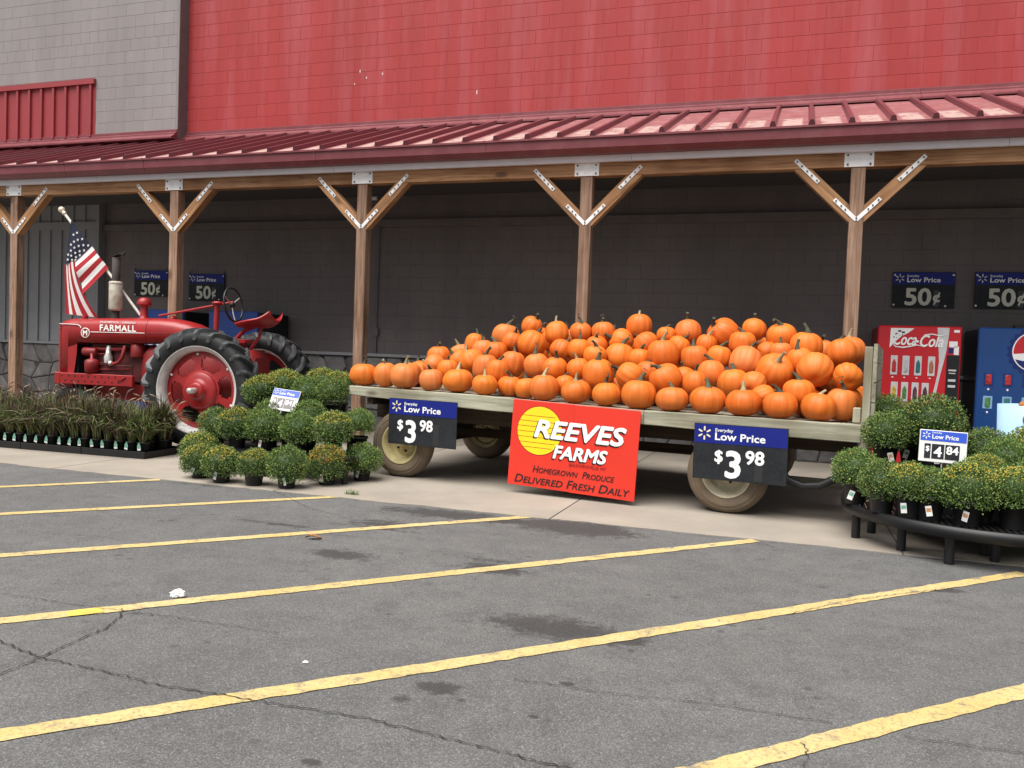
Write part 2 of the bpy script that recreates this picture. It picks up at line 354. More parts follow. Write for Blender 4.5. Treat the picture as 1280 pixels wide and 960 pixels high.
def roof_mat():
    m = mat('sky_sheen_roof_pan', (.23, .075, .080), .5, var=.15, scale=4, dirt=(.5, .36, .33), dirt_amt=.35, dscale=7, spec=.5)  # pan pinker than the ribs: sky reflection is put into its colour
    t = m.node_tree; N = t.nodes; L = t.links; b = N['Principled BSDF']
    src = b.inputs['Base Color'].links[0].from_socket
    tc = N.new('ShaderNodeTexCoord'); sp = N.new('ShaderNodeSeparateXYZ'); L.new(tc.outputs['Object'], sp.inputs[0])
    oi = N.new('ShaderNodeObjectInfo')
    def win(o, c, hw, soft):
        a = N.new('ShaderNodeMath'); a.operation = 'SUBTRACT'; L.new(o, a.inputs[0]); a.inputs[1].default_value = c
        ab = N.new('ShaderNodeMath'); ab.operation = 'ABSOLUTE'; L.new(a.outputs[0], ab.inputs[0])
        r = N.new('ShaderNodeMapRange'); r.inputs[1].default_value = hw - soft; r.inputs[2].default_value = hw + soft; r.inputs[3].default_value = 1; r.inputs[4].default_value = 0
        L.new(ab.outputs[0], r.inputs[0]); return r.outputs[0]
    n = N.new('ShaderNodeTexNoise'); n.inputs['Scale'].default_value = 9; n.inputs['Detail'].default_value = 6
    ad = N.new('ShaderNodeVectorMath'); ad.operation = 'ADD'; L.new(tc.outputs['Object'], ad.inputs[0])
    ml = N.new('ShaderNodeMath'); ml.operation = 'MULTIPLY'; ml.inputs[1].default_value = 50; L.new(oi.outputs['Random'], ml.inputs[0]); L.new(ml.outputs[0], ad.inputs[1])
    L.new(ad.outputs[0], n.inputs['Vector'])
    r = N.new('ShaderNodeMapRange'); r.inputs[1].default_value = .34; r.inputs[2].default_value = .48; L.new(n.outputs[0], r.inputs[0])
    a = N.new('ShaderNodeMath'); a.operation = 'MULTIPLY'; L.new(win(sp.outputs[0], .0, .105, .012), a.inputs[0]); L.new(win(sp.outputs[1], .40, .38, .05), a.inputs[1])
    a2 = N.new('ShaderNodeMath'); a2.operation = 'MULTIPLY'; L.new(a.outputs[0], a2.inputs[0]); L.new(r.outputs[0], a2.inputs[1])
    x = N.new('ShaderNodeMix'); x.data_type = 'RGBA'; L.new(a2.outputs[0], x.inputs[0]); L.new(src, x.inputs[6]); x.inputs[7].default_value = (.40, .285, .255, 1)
    L.new(x.outputs[2], b.inputs['Base Color']); return m
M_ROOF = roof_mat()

def paint_mat():
    m = bpy.data.materials.new('yellow_line_paint'); m.use_nodes = True
    t = m.node_tree; N = t.nodes; L = t.links; b = N['Principled BSDF']; b.inputs['Roughness'].default_value = .8
    tc = N.new('ShaderNodeTexCoord'); P = tc.outputs['Object']
    def nz(sc, d, a, e, to=1.0):
        n = N.new('ShaderNodeTexNoise'); n.inputs['Scale'].default_value = sc; n.inputs['Detail'].default_value = d; n.inputs['Roughness'].default_value = .75; L.new(P, n.inputs['Vector'])
        r = N.new('ShaderNodeMapRange'); r.inputs[1].default_value = a; r.inputs[2].default_value = e; r.inputs[4].default_value = to; L.new(n.outputs[0], r.inputs[0]); return r.outputs[0]
    def mix(f, a, c):
        x = N.new('ShaderNodeMix'); x.data_type = 'RGBA'; L.new(f, x.inputs[0])
        for s_, v in ((6, a), (7, c)):
            if hasattr(v, 'links'): L.new(v, x.inputs[s_])
            else: x.inputs[s_].default_value = tuple(v) + (1,)
        return x.outputs[2]
    c = mix(nz(2.2, 4, .35, .65), (.50, .365, .125), (.56, .44, .21))
    vo = N.new('ShaderNodeTexVoronoi'); vo.inputs['Scale'].default_value = 100; L.new(P, vo.inputs['Vector'])
    h = N.new('ShaderNodeSeparateColor'); L.new(vo.outputs['Color'], h.inputs[0])
    r = N.new('ShaderNodeMapRange'); r.inputs[1].default_value = .55; r.inputs[2].default_value = 1; r.inputs[4].default_value = .45; L.new(h.outputs[0], r.inputs[0])
    c = mix(r.outputs[0], c, (.25, .19, .10))
    c = mix(nz(9, 8, .53, .66, .9), c, (.14, .13, .12))
    c = mix(nz(60, 3, .57, .68, .85), c, (.14, .13, .12))
    L.new(c, b.inputs['Base Color']); return m
M_YEL = paint_mat()
M_CRACK = mat('asphalt_crack', (.022, .021, .021), .95)

# ================================================================== ground, concrete walk, lines, cracks
g = MB(); g.add([(-150, -150, 0), (150, -150, 0), (150, 150, 0), (-150, 150, 0)], [(0, 1, 2, 3)])
lot = tag(g.build('parking_lot', M_ASPH), kind='structure')
walk = thing('sidewalk', None, None, kind='structure')
XJ = [-1.79 + 2.6 * k for k in range(-7, 4)]
for i in range(len(XJ) - 1):
    for (y0, y1) in ((6.43, 9.02), (9.02, 12.6)):
        a0, a1 = XJ[i] + .006, XJ[i + 1] - .006
        b = MB(); cx, cy = (a0 + a1) / 2, (y0 + y1) / 2; W_, D_ = a1 - a0, y1 - y0 - .012
        nx = 26; vs = []                                         # front edge slightly crumbled against the asphalt
        for k in range(nx + 1):
            x = -W_ / 2 + W_ * k / nx
            jit = (noise.noise(Vector((cx + x, 3.1, 0)) * 2.3) * .035 + noise.noise(Vector((cx + x, 8.1, 0)) * 11) * .02) if y0 < 7 else 0
            vs.append((x, -D_ / 2 + jit, .006))
        n1 = len(vs); vs += [(x, D_ / 2, .006) for x, _, _ in vs]; vs += [(x, y, .0005) for x, y, _ in vs[:n1]]
        fs = [(k, k + 1, n1 + k + 1, n1 + k) for k in range(nx)] + [(2 * n1 + k, 2 * n1 + k + 1, k + 1, k) for k in range(nx)]
        b.add(vs, fs); b.build('concrete_slab', M_CONC, walk, (cx, cy, 0))

def ribbon(pts, wid, z, jit, name, m, parent, taper=False, seed=0):
    r = random.Random(seed); V = []; F = []
    P = []
    for a, b in zip(pts, pts[1:]):
        n = max(1, int((b - a).length / (.05 if not taper else .018)))
        P += [a.lerp(b, k / n) for k in range(n)]
    P.append(pts[-1])
    for i, p in enumerate(P):
        d = (P[min(i + 1, len(P) - 1)] - P[max(0, i - 1)]); d.z = 0; d.normalize(); nn = Vector((-d.y, d.x, 0))
        off = nn * (r.uniform(-1, 1) * jit * (1 if taper else 0))
        wv = wid * (r.uniform(.35, 1.35) if taper else 1)
        e1, e2 = (r.uniform(-jit, jit), r.uniform(-jit, jit)) if not taper else (0, 0)
        V += [p + off + nn * (wv / 2 + e1) + Vector((0, 0, z)), p + off - nn * (wv / 2 + e2) + Vector((0, 0, z))]
    F = [(2 * i, 2 * i + 1, 2 * i + 3, 2 * i + 2) for i in range(len(P) - 1)]
    b = MB(); b.add(V, F); return b.build(name, m, parent)
LINES = [((-8.78, 5.35), (-7.86, 6.40)), ((-6.483, 5.426), (-5.65, 6.423)), ((-5.488, 4.597), (-3.742, 6.487)), ((-4.441, 3.724), (-1.95, 6.461)), ((-3.409, 2.864), (-.191, 6.412)),
         ((-2.418, 2.037), (1.511, 6.233)), ((-.161, 2.752), (3.25, 6.25))]
for i, (a, b_) in enumerate(LINES):
    a = Vector((a[0], a[1], 0)); b_ = Vector((b_[0], b_[1], 0)); a2 = a - (b_ - a).normalized() * 3.2
    ribbon([a2, b_], .098, .004, .006, 'parking_line', M_YEL, lot, seed=i)
CRACKS = [[(-40, 790), (0, 803), (50, 823), (140, 843), (200, 858), (262, 868), (305, 875), (370, 885), (460, 900), (520, 915), (580, 930), (640, 945), (720, 965)],
          [(-20, 852), (0, 845), (50, 823), (100, 800), (135, 785), (150, 772), (152, 762)], [(0, 743), (60, 752), (130, 762), (200, 770), (300, 785), (350, 793)],
          [(345, 615), (365, 625), (385, 635), (440, 650)], [(1005, 960), (1010, 940), (1000, 930)], [(1130, 922), (1200, 932), (1290, 946)], [(640, 850), (760, 868), (880, 880), (1040, 905)],
          [(350, 655), (390, 668), (450, 672)], [(470, 640), (520, 650), (600, 655), (700, 650)], [(980, 770), (1060, 752), (1170, 738)], [(980, 690), (955, 680), (945, 676)]]
M_FRESH = mat('fresh_yellow_paint', (.60, .45, .09), .7, var=.2, scale=12)
for a, b_ in (((84, 768.5), (128, 763.5)),): ribbon([gnd(*a), gnd(*b_)], .085, .0062, .008, 'parking_line', M_FRESH, lot, seed=91)
for i, c in enumerate(CRACKS):
    ribbon([gnd(*p) for p in c], .0065 if i < 2 else .004, .0075, .008, 'crack', M_CRACK, lot, taper=True, seed=40 + i)

# ================================================================== store building
bld = thing('store_building', 'big block store with red upper wall, grey left bay and dark wall under the canopy', 'building', (0, 12, 0))
def sub(name, mb, m, parent=bld): return mb.build(name, m, parent)
# local frame of the building: Y = 0 is the front face (world 12)
up = sub('red_wall', MB().box((-1.5, .15, 7.4), (17.4, .3, 5.2)), M_REDJ)
gr = sub('grey_wall', MB().box((-15.3, -.035, 7.4), (10.3, .37, 5.2)), M_GREYJ)
sub('return_face', MB().box((-10.146, -.11, 7.4), (.014, .235, 5.2)), M_BROWN, gr)  # thin sheet giving the grey bay's return face its brown tone
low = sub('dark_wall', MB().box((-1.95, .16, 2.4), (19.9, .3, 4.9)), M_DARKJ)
def block_mb(wd, ht=.1975, dp=.003):
    x, z = wd / 2, ht / 2; e = .003
    v = [(-x, 0, -z), (x, 0, -z), (x, 0, z), (-x, 0, z), (-x + e, -dp, -z + e), (x - e, -dp, -z + e), (x - e, -dp, z - e), (-x + e, -dp, z - e)]
    return v, [(4, 5, 6, 7), (0, 1, 5, 4), (1, 2, 6, 5), (2, 3, 7, 6), (3, 0, 4, 7)]
cells = []                                                       # (pixel area, wall, x, y, z, width)
def lay(x0, x1, z0, z1, y, wall, hole=None, halfrows=()):
    k = 0; z = z0
    while z < z1:
        L_ = .2032 if k in halfrows else .4064
        x = x0 - (L_ / 2 if k % 2 else 0)
        while x < x1:
            a, b_ = max(x, x0), min(x + L_, x1)
            if b_ - a > .05 and not (hole and hole[0] < (a + b_) / 2 < hole[1] and hole[2] < z + .1 < hole[3]):
                cx, cz = (a + b_) / 2, z + .1016
                p = proj((cx, 12 + y, cz)); vis = -20 < p[0] < 1300 and -12 < p[1] < 970 and p[2] > 0
                cells.append(((b_ - a) / p[2] ** 2 if vis else 0, wall, cx, y, cz, round(b_ - a - .0055, 4)))
            x += L_
        z += .2032; k += 1
lay(-10.14, 7.2, 4.94, 9.9, 0, up)
lay(-18.2, -10.19, 4.94, 9.9, -.22, gr, hole=(-18.3, -11.93, 4.8, 5.9), halfrows=(7, 8))
cells.sort(key=lambda c: -c[0])
bm_cache = {}
rest = {up: MB(), gr: MB()}
for i, (ar, wall, cx, y, cz, wd) in enumerate(cells):
    m = M_RED if wall is up else M_GREY
    if i < 300 and ar > 0:
        key = (wd, m.name)
        if key not in bm_cache: v, f = block_mb(wd); bm_cache[key] = MB().add(v, f).mesh('block', m)
        put('block', bm_cache[key], wall, (cx, y, cz))
    else:
        v, f = block_mb(wd); rest[wall].add(v, f, Matrix.Translation((cx, y, cz)))
for wall, mb in rest.items(): tag(mb.build('block_courses', M_RED if wall is up else M_GREY, wall), kind='stuff')
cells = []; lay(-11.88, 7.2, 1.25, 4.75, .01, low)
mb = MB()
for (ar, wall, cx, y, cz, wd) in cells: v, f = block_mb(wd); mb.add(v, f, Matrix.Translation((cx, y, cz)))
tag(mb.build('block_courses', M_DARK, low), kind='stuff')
M_SPECK = mat('white_speck', (.58, .45, .43), .7)
for (px, py, hh) in ((450, 89, .03), (458, 97, .02), (443, 105, .015), (478, 92, .025), (596, 115, .04)):
    p_ = atY(px, py, 11.99); MB().prism([(-.006, -hh * .8), (.004, -hh), (.010, -hh * .2), (.006, hh), (-.008, hh * .6), (-.012, 0)], -.0012, 0).build('dropping_mark', M_SPECK, up, (p_.x, -.0045, p_.z))
# stone veneer
sv = sub('stone_base', MB().box((-5.5, -.02, .61), (25, .08, 1.2)), M_MORT)
sub('stone_cap', MB().box((-5.5, -.05, 1.225), (25, .16, .05), bev=.006), M_SIDE, sv)
r = random.Random(5); NX, NZ = 72, 4
G = [[(-18 + 25 * i / NX + r.uniform(-.09, .09) + (.12 if k % 2 else 0), 1.2 * k / NZ + (r.uniform(-.06, .06) if 0 < k < NZ else 0)) for k in range(NZ + 1)] for i in range(NX + 1)]
restst = MB()
for i in range(NX):
    for k in range(NZ):
        q = [G[i][k], G[i + 1][k], G[i + 1][k + 1], G[i][k + 1]]
        if r.random() < .5:                                         # chip a corner so the stones are not all quads
            c = r.randrange(4); a, b_, d = q[c - 1], q[c], q[(c + 1) % 4]; t1, t2 = r.uniform(.2, .45), r.uniform(.2, .45)
            q = q[:c] + [(b_[0] + (a[0] - b_[0]) * t1, b_[1] + (a[1] - b_[1]) * t1), (b_[0] + (d[0] - b_[0]) * t2, b_[1] + (d[1] - b_[1]) * t2)] + q[c + 1:]
        cx = sum(p[0] for p in q) / len(q); cz = sum(p[1] for p in q) / len(q)
        dp = r.uniform(.02, .045); n = len(q)
        def ring(s_, y):
            return [(p[0] - cx) * s_ for p in q], [(p[1] - cz) * s_ for p in q], y
        v = []
        for s_, y in ((.955, 0), (.93, -dp * .7), (.8, -dp)):
            v += [((p[0] - cx) * s_, y, (p[1] - cz) * s_) for p in q]
        f = [(a, (a + 1) % n, n + (a + 1) % n, n + a) for a in range(n)] + [(n + a, n + (a + 1) % n, 2 * n + (a + 1) % n, 2 * n + a) for a in range(n)] + [tuple(range(2 * n, 3 * n))]
        if cx < -4.5: MB().add(v, f).build('stone', M_STONE, sv, (cx, -.06, cz))
        else: restst.add(v, f, Matrix.Translation((cx, -.06, cz)))
tag(restst.build('stone_courses', M_STONE, sv), kind='stuff')
# grey board siding, lower left
sd_ = sub('siding', MB().box((-15.05, .0, 2.62), (6.3, .2, 2.74)), M_SIDE)
for k in range(23):
    sub('batten', MB().box((-11.98 - .27 * k, -.115, 2.62), (.035, .03, 2.74)), M_SIDE, sd_)
sub('trim_board', MB().box((-15.05, -.13, 3.36), (6.3, .025, .14)), M_SIDE, sd_)
sub('trim_board', MB().box((-11.915, -.12, 2.62), (.05, .06, 2.74)), M_SIDE, sd_)
# red ribbed panel, upper left
rp = sub('ribbed_panel', MB().box((-15.0, -.2, 5.4), (6.13, .05, 1.03)), M_PANEL)
for k in range(20): sub('batten', MB().box((-12.03 - .285 * k, -.245, 5.375), (.05, .04, .92)), M_PANEL, rp)
sub('head_trim', MB().box((-15.0, -.25, 5.885), (6.13, .06, .09)), M_PANEL, rp)
# flashing where the canopy roof meets the wall
for (a, b_, y) in ((-18.2, -10.14, -.22), (-10.14, 7.2, 0)):
    L_ = b_ - a; n = 3
    for k in range(n):
        x0 = a + L_ * k / n; x1 = a + L_ * (k + 1) / n - .004
        MB().prism([(0, 0), (1, 0), (1, 1), (0, 1)], 0, 1) if False else None
        f = MB()
        prof = [(-.012, 4.96), (-.03, 4.95), (-.03, 4.905), (-.075, 4.88), (-.075, 4.86), (-.16, 4.80), (-.16, 4.775), (-.01, 4.775)]
        ring0 = [(x0, y + p[0], p[1]) for p in prof]; ring1 = [(x1, y + p[0], p[1]) for p in prof]
        f.loft([ring0, ring1], smooth=False); sub('flashing', f, M_MAROON)

# ================================================================== canopy
YP = 9.88
can = thing('timber_canopy', 'long timber-post canopy with maroon standing-seam metal roof along the store front', 'canopy', (0, YP, 0))
PX = [.596 + 3.0485 * k for k in range(-5, 2)]
def bolts(mb, pts, y, rad=.011, mi=1):
    for (x, z) in pts: mb.lathe([(rad, 0), (rad, .012), (0, .013)], 8, Matrix.Translation((x, y, z)) @ RX90, mi, False)
def strap(mb, a, b, wd, y, holes):
    a, b = Vector((a[0], 0, a[1])), Vector((b[0], 0, b[1])); d = (b - a).normalized(); n = Vector((-d.z, 0, d.x)) * wd / 2
    o = [a - n, b - n, b + n, a + n]
    mb.prism([(p.x, p.z) for p in o], y - .005, y)
    bolts(mb, [(a.lerp(b, t).x, a.lerp(b, t).z) for t in holes], y - .005, .0095)
post_me = MB().box((0, .0725, 1.75), (.145, .145, 3.494), bev=.006).mesh('post', M_POST)
br = {}
for s_ in (-1, 1):
    q = [(.0735, 2.90), (.672, 3.497), (.486, 3.497), (.0735, 3.086)]
    L0 = math.hypot(.6, .6)
    mb = MB(); ce = Vector((.33, 0, 3.25)); Rm = Matrix.Rotation(math.radians(45) * -1, 4, 'Y')
    # modelled along local X so that the grain follows the brace
    inv = Rm.inverted(); ql = [inv @ (Vector((x, 0, z)) - ce) for x, z in q]
    mb.prism([(p.x, p.z) for p in ql], .004, .125); br[s_] = mb.mesh('brace', M_BRACE)
plate_m = MB(); plate_m.box((0, -.004, 3.581), (.30, .008, .155)); bolts(plate_m, [(-.115, 3.53), (.115, 3.53), (-.115, 3.63), (.115, 3.63)], -.008)
plate_me = plate_m.mesh('connector_plate', [M_STRAP, M_BOLT])
vs_ = MB()
for s_ in (-1, 1): strap(vs_, (0, 2.925), (s_ * .235, 3.155), .042, -.0005 if s_ > 0 else -.002, (.5, .68, .92))
bolts(vs_, [(0, 2.945)], -.006, .009)
v_me = vs_.mesh('corner_strap', [M_STRAP, M_BOLT])
st_me = {}
for s_ in (-1, 1):
    a = MB(); strap(a, (s_ * .405, 3.345), (s_ * .66, 3.60), .044, 0, (.08, .3, .5, .72, .92)); st_me[s_] = a.mesh('brace_strap', [M_STRAP, M_BOLT])
for i, x in enumerate(PX):
    p = put('post', post_me, can, (x, 0, 0))
    for s_ in (-1, 1):
        o = put('brace', br[s_], p); o.matrix_local = (Matrix.Translation((.33 * s_, 0, 3.25)) @ (Matrix.Rotation(math.radians(-45), 4, 'Y') if s_ > 0 else Matrix.Rotation(math.radians(-45), 4, 'Y') @ Matrix.Identity(4)))
        if s_ < 0: o.matrix_local = Matrix.Diagonal((-1, 1, 1, 1)) @ Matrix.Translation((.33, 0, 3.25)) @ Matrix.Rotation(math.radians(-45), 4, 'Y')
        put('brace_strap', st_me[s_], p)
    put('connector_plate', plate_me, p); put('corner_strap', v_me, p)
for i in range(-1, len(PX)):
    a = PX[i] if i >= 0 else -18.2; b_ = PX[i + 1] if i + 1 < len(PX) else 7.2
    MB().box((0, .07, 3.584), (b_ - a - .006, .14, .168), bev=.005).build('beam', M_BEAM, can, ((a + b_) / 2, 0, 0))
FX = [-18.2, -14.1, -9.9, -5.9, -1.9, 2.02, 7.2]
for a, b_ in zip(FX, FX[1:]):
    MB().box((0, -.045, 3.80), (b_ - a - .004, .05, .29)).build('fascia_board', M_FASC, can, ((a + b_) / 2, 0, 0))
prof = [(-.10, 3.945), (-.10, 3.728), (-.205, 3.728), (-.256, 3.785), (-.262, 3.888), (-.282, 3.893), (-.282, 3.915), (-.252, 3.915), (-.246, 3.80), (-.20, 3.745), (-.115, 3.745), (-.115, 3.945)]
GX = [-18.2, -15.2, -12.1, -10.35, -8.9, -6.1, -3.7, -.9, 1.4, 4.3, 7.2]
for a, b_ in zip(GX, GX[1:]):
    f = MB(); f.loft([[(x, p[0] + .022, p[1]) for p in prof] for x in (-(b_ - a) / 2 + .002, (b_ - a) / 2 - .002)], smooth=False)
    o = f.build('gutter', M_MAROON, can, ((a + b_) / 2, 0, 0))
    MB().loft([[(x, p[0] + .018, p[1]) for p in [(-.203, 3.725), (-.256, 3.783), (-.262, 3.887), (-.282, 3.892), (-.282, 3.918), (-.25, 3.918), (-.20, 3.74)]] for x in (-.012, .012)], smooth=False).build('gutter_joint', M_MAROON, o, ((b_ - a) / 2, 0, 0))
# roof pans and standing seams, eave (y -.23, z 3.93) up to the wall
Y0, Z0, Y1, Z1 = -.20, 3.925, 2.08, 4.79
LS = math.hypot(Y1 - Y0, Z1 - Z0); AN = math.atan2(Z1 - Z0, Y1 - Y0); PW = .4064
pan_me = MB().box((0, LS / 2, 0), (PW - .004, LS, .012)).mesh('roof_panel', M_ROOF)
rib_mb = MB(); rib_mb.loft([[(-.036, y_, .006), (-.022, y_, .062), (.022, y_, .062), (.036, y_, .006)] for y_ in (0, LS)], smooth=False); M_RIB = mat('glossy_maroon_rib', (.125, .032, .040), .3, var=.1, scale=2, spec=.6); rib_me = rib_mb.mesh('seam_rib', M_RIB)
k = 0; x = -18.2 + PW / 2
while x < 7.2:
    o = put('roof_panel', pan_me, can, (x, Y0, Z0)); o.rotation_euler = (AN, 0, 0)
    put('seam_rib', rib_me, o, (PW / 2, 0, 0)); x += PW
MB().box((-5.5, .985, 3.745), (25.3, 1.99, .03)).build('ceiling', M_CEIL, can)
MB().box((-5.5, 2.08, 3.32), (25.3, .05, .12)).build('ledger', M_DARKJ, can)
# ================================================================== hay wagon
WU = Vector((.99369211, -.11214268, 0)); WN = Vector((-.11214268, -.99369211, 0)); WP0 = Vector((-.50497141, 7.30950463, 0))
WRZ = math.atan2(WU.y, WU.x)
# wagon frame: x along the bed to the right, y away from the camera, z up
ZD = [(-3.92, .927), (-2.37, .909), (-2.02, .893), (-.763, .862), (-.333, .861), (1.12, .856)]
ZB = [(-3.92, .834), (-2.365, .765), (-2.02, .759), (-.707, .735), (-.327, .726), (1.12, .708)]
def interp(T, s):
    if s <= T[0][0]: return T[0][1]
    for (a, b), (c, d) in zip(T, T[1:]):
        if s <= c: return b + (d - b) * (s - a) / (c - a)
    return T[-1][1]
M_BOARD = wood('weathered_board', (.19, .19, .135), (.40, .385, .30), 'X', .85)
M_BOARDY = wood('weathered_slat', (.20, .19, .14), (.38, .355, .275), 'Y', .85)
M_BOARDZ = wood('weathered_stake', (.24, .23, .165), (.42, .395, .30), 'Z', .85)
M_SILL = wood('dark_sill', (.045, .032, .022), (.085, .062, .042), 'X', .85)
M_IRON = mat('rusty_black_iron', (.035, .028, .025), .7, metal=.3, var=.4, scale=12)
M_WTYRE = mat('dusty_tan_tyre', (.165, .122, .080), .9, var=.18, scale=7, bump=.3, bscale=50, dirt=(.12, .10, .085), dirt_amt=.7, dscale=4)
M_WRIM = mat('cream_yellow_rim', (.50, .43, .21), .6, var=.15, scale=8, dirt=(.25, .18, .10), dirt_amt=.5, dscale=7)
M_WRIM2 = mat('pale_cream_rim', (.52, .47, .34), .6, var=.15, scale=8, dirt=(.25, .19, .12), dirt_amt=.5, dscale=7)
M_HOSE = mat('black_hose', (.015, .015, .016), .5)
wag = thing('hay_wagon', 'weathered flatbed hay wagon with tan tyres heaped with pumpkins', 'wagon', tuple(WP0), WRZ)
def edge_board(s0, s1, yo, th, n=12):
    rings = []
    for k in range(n + 1):
        s = s0 + (s1 - s0) * k / n; zt, zb = interp(ZD, s), interp(ZB, s); e = .006
        wob = noise.noise(Vector((s * 2.5, 1, 3))) * .004
        rings.append([(s, yo + e, zb + wob), (s, yo, zb + e + wob), (s, yo, zt - e), (s, yo + e, zt), (s, yo + th, zt), (s, yo + th, zb + wob)])
    return MB().loft(rings, smooth=False)
edge_board(-3.92, -.73, 0, .045).build('edge_board', M_BOARD, wag)
edge_board(-.725, 1.06, 0, .045).build('edge_board', M_BOARD, wag)
edge_board(-3.92, 1.06, 2.255, .045).build('edge_board', M_BOARD, wag)
s = -3.90
while s < 1.03:
    zt = interp(ZD, s + .1); MB().box((0, 1.15, 0), (.196, 2.2, .032), bev=.004).build('deck_plank', M_BOARDY, wag, (s + .1, 0, zt - .02 + rnd.uniform(-.003, .001))); s += .2
# headboard at the right end
for y in (.045, 2.22): MB().box((0, .0, 0), (.062, .085, .865), bev=.005).build('stake', M_BOARDZ, wag, (1.056 + .034, y + .01 if y < 1 else y, 1.05))
for i, z in enumerate((.955, 1.115, 1.275, 1.43)): MB().box((0, 0, 0), (.03, 2.26, .152), bev=.003).build('headboard_slat', M_BOARDY, wag, (1.14, 1.13, z))
MB().box((0, 0, 0), (.06, .12, .12), bev=.005).build('corner_block', M_BOARDZ, wag, (1.02, .14, .925))
# under frame
for y in (.52, 1.78): MB().box((-1.43, y, .66), (4.9, .09, .17)).build('sill', M_SILL, wag)
for s_ in (-3.7, -3.0, -2.2, -1.43, -.65, .1, .9): MB().box((s_, 1.15, .775), (.07, 2.16, .07)).build('cross_bearer', M_SILL, wag)
for s_ in (-3.3, 0.0):
    MB().box((s_, 1.15, .52), (.13, 1.5, .13)).build('bolster', M_SILL, wag)
    MB().tube([(s_, .2, .345), (s_, 2.1, .345)], .04, 8).build('axle', M_IRON, wag)
    MB().box((s_, 1.15, .42), (.07, .9, .1)).build('axle_block', M_IRON, wag)
MB().box((-1.65, 1.15, .42), (3.3, .09, .09)).build('reach_pole', M_SILL, wag)
MB().box((1.0, 1.05, .22), (2.2, .08, .08)).build('tongue', M_BOARD, wag)
h = MB(); hp = [Vector(p) for p in ((.42, .25, .42), (.50, .22, .33), (.62, .20, .295), (.76, .18, .315), (.86, .18, .375), (.92, .18, .44))]
h.tube(hp, .034, 8); h.build('hose', M_HOSE, wag)
MB().tube([(.92, .18, .44), (.935, .18, .458)], .022, 8).build('hose_end', M_STRAP, wag)
def wagon_wheel(s_, y, outdir, rimm):
    R_, W_ = .345, .19
    root = bpy.data.objects.new('wheel', None); C.objects.link(root); root.parent = wag; root.location = (s_, y, R_ + .006)
    fl = Matrix.Rotation(math.pi / 2 * outdir, 4, 'X')                    # local Z of the lathe = outward
    pr = [(.205, -.075), (.225, -.088), (.265, -.096), (.305, -.09), (.332, -.072), (.343, -.04), (.345, 0), (.343, .04), (.332, .072), (.305, .09), (.265, .096), (.225, .088), (.205, .075)]
    t = MB(); t.lathe(pr, 48, fl, caps=False)
    for rr_, hh_ in ((.346, .0), (.3455, .035), (.3455, -.035), (.312, .0885), (.285, .0955)): t.lathe([(rr_ - .004, hh_ - .003), (rr_ + .0025, hh_ - .002), (rr_ + .0025, hh_ + .002), (rr_ - .004, hh_ + .003)], 48, fl, caps=False)
    # flatten the contact patch
    for i, v in enumerate(t.v):
        if v[2] < -.337: t.v[i] = (v[0], v[1], -.337 + (v[2] + .337) * .2)
    t.build('tyre', M_WTYRE, root)
    rm = MB(); rm.lathe(caps=False, n=40, M=fl, prof=[(.21, -.085), (.205, -.07), (.17, -.06), (.165, .03), (.19, .062), (.208, .075), (.213, .088), (.205, .09), (.192, .075), (.176, .05), (.166, .0), (.155, -.035), (.13, -.04), (.105, -.015), (.07, -.008), (.046, -.006), (.044, .04), (.035, .052), (0, .054)])
    rm.build('rim', rimm, root)
    nb = MB()
    for k in range(5):
        a = 2 * math.pi * k / 5; nb.lathe([(.013, -.012), (.013, .008), (.004, .012)], 6, fl @ Matrix.Translation((.082 * math.cos(a), .082 * math.sin(a), 0)), 0, False)
    nb.build('lug_nut', M_IRON, root)
    return root
wagon_wheel(-3.335, .08 + .096, 1, M_WRIM); wagon_wheel(0.0, .08 + .096, 1, M_WRIM2)
wagon_wheel(-3.335, 2.12, -1, M_WRIM); wagon_wheel(0.0, 2.12, -1, M_WRIM2)

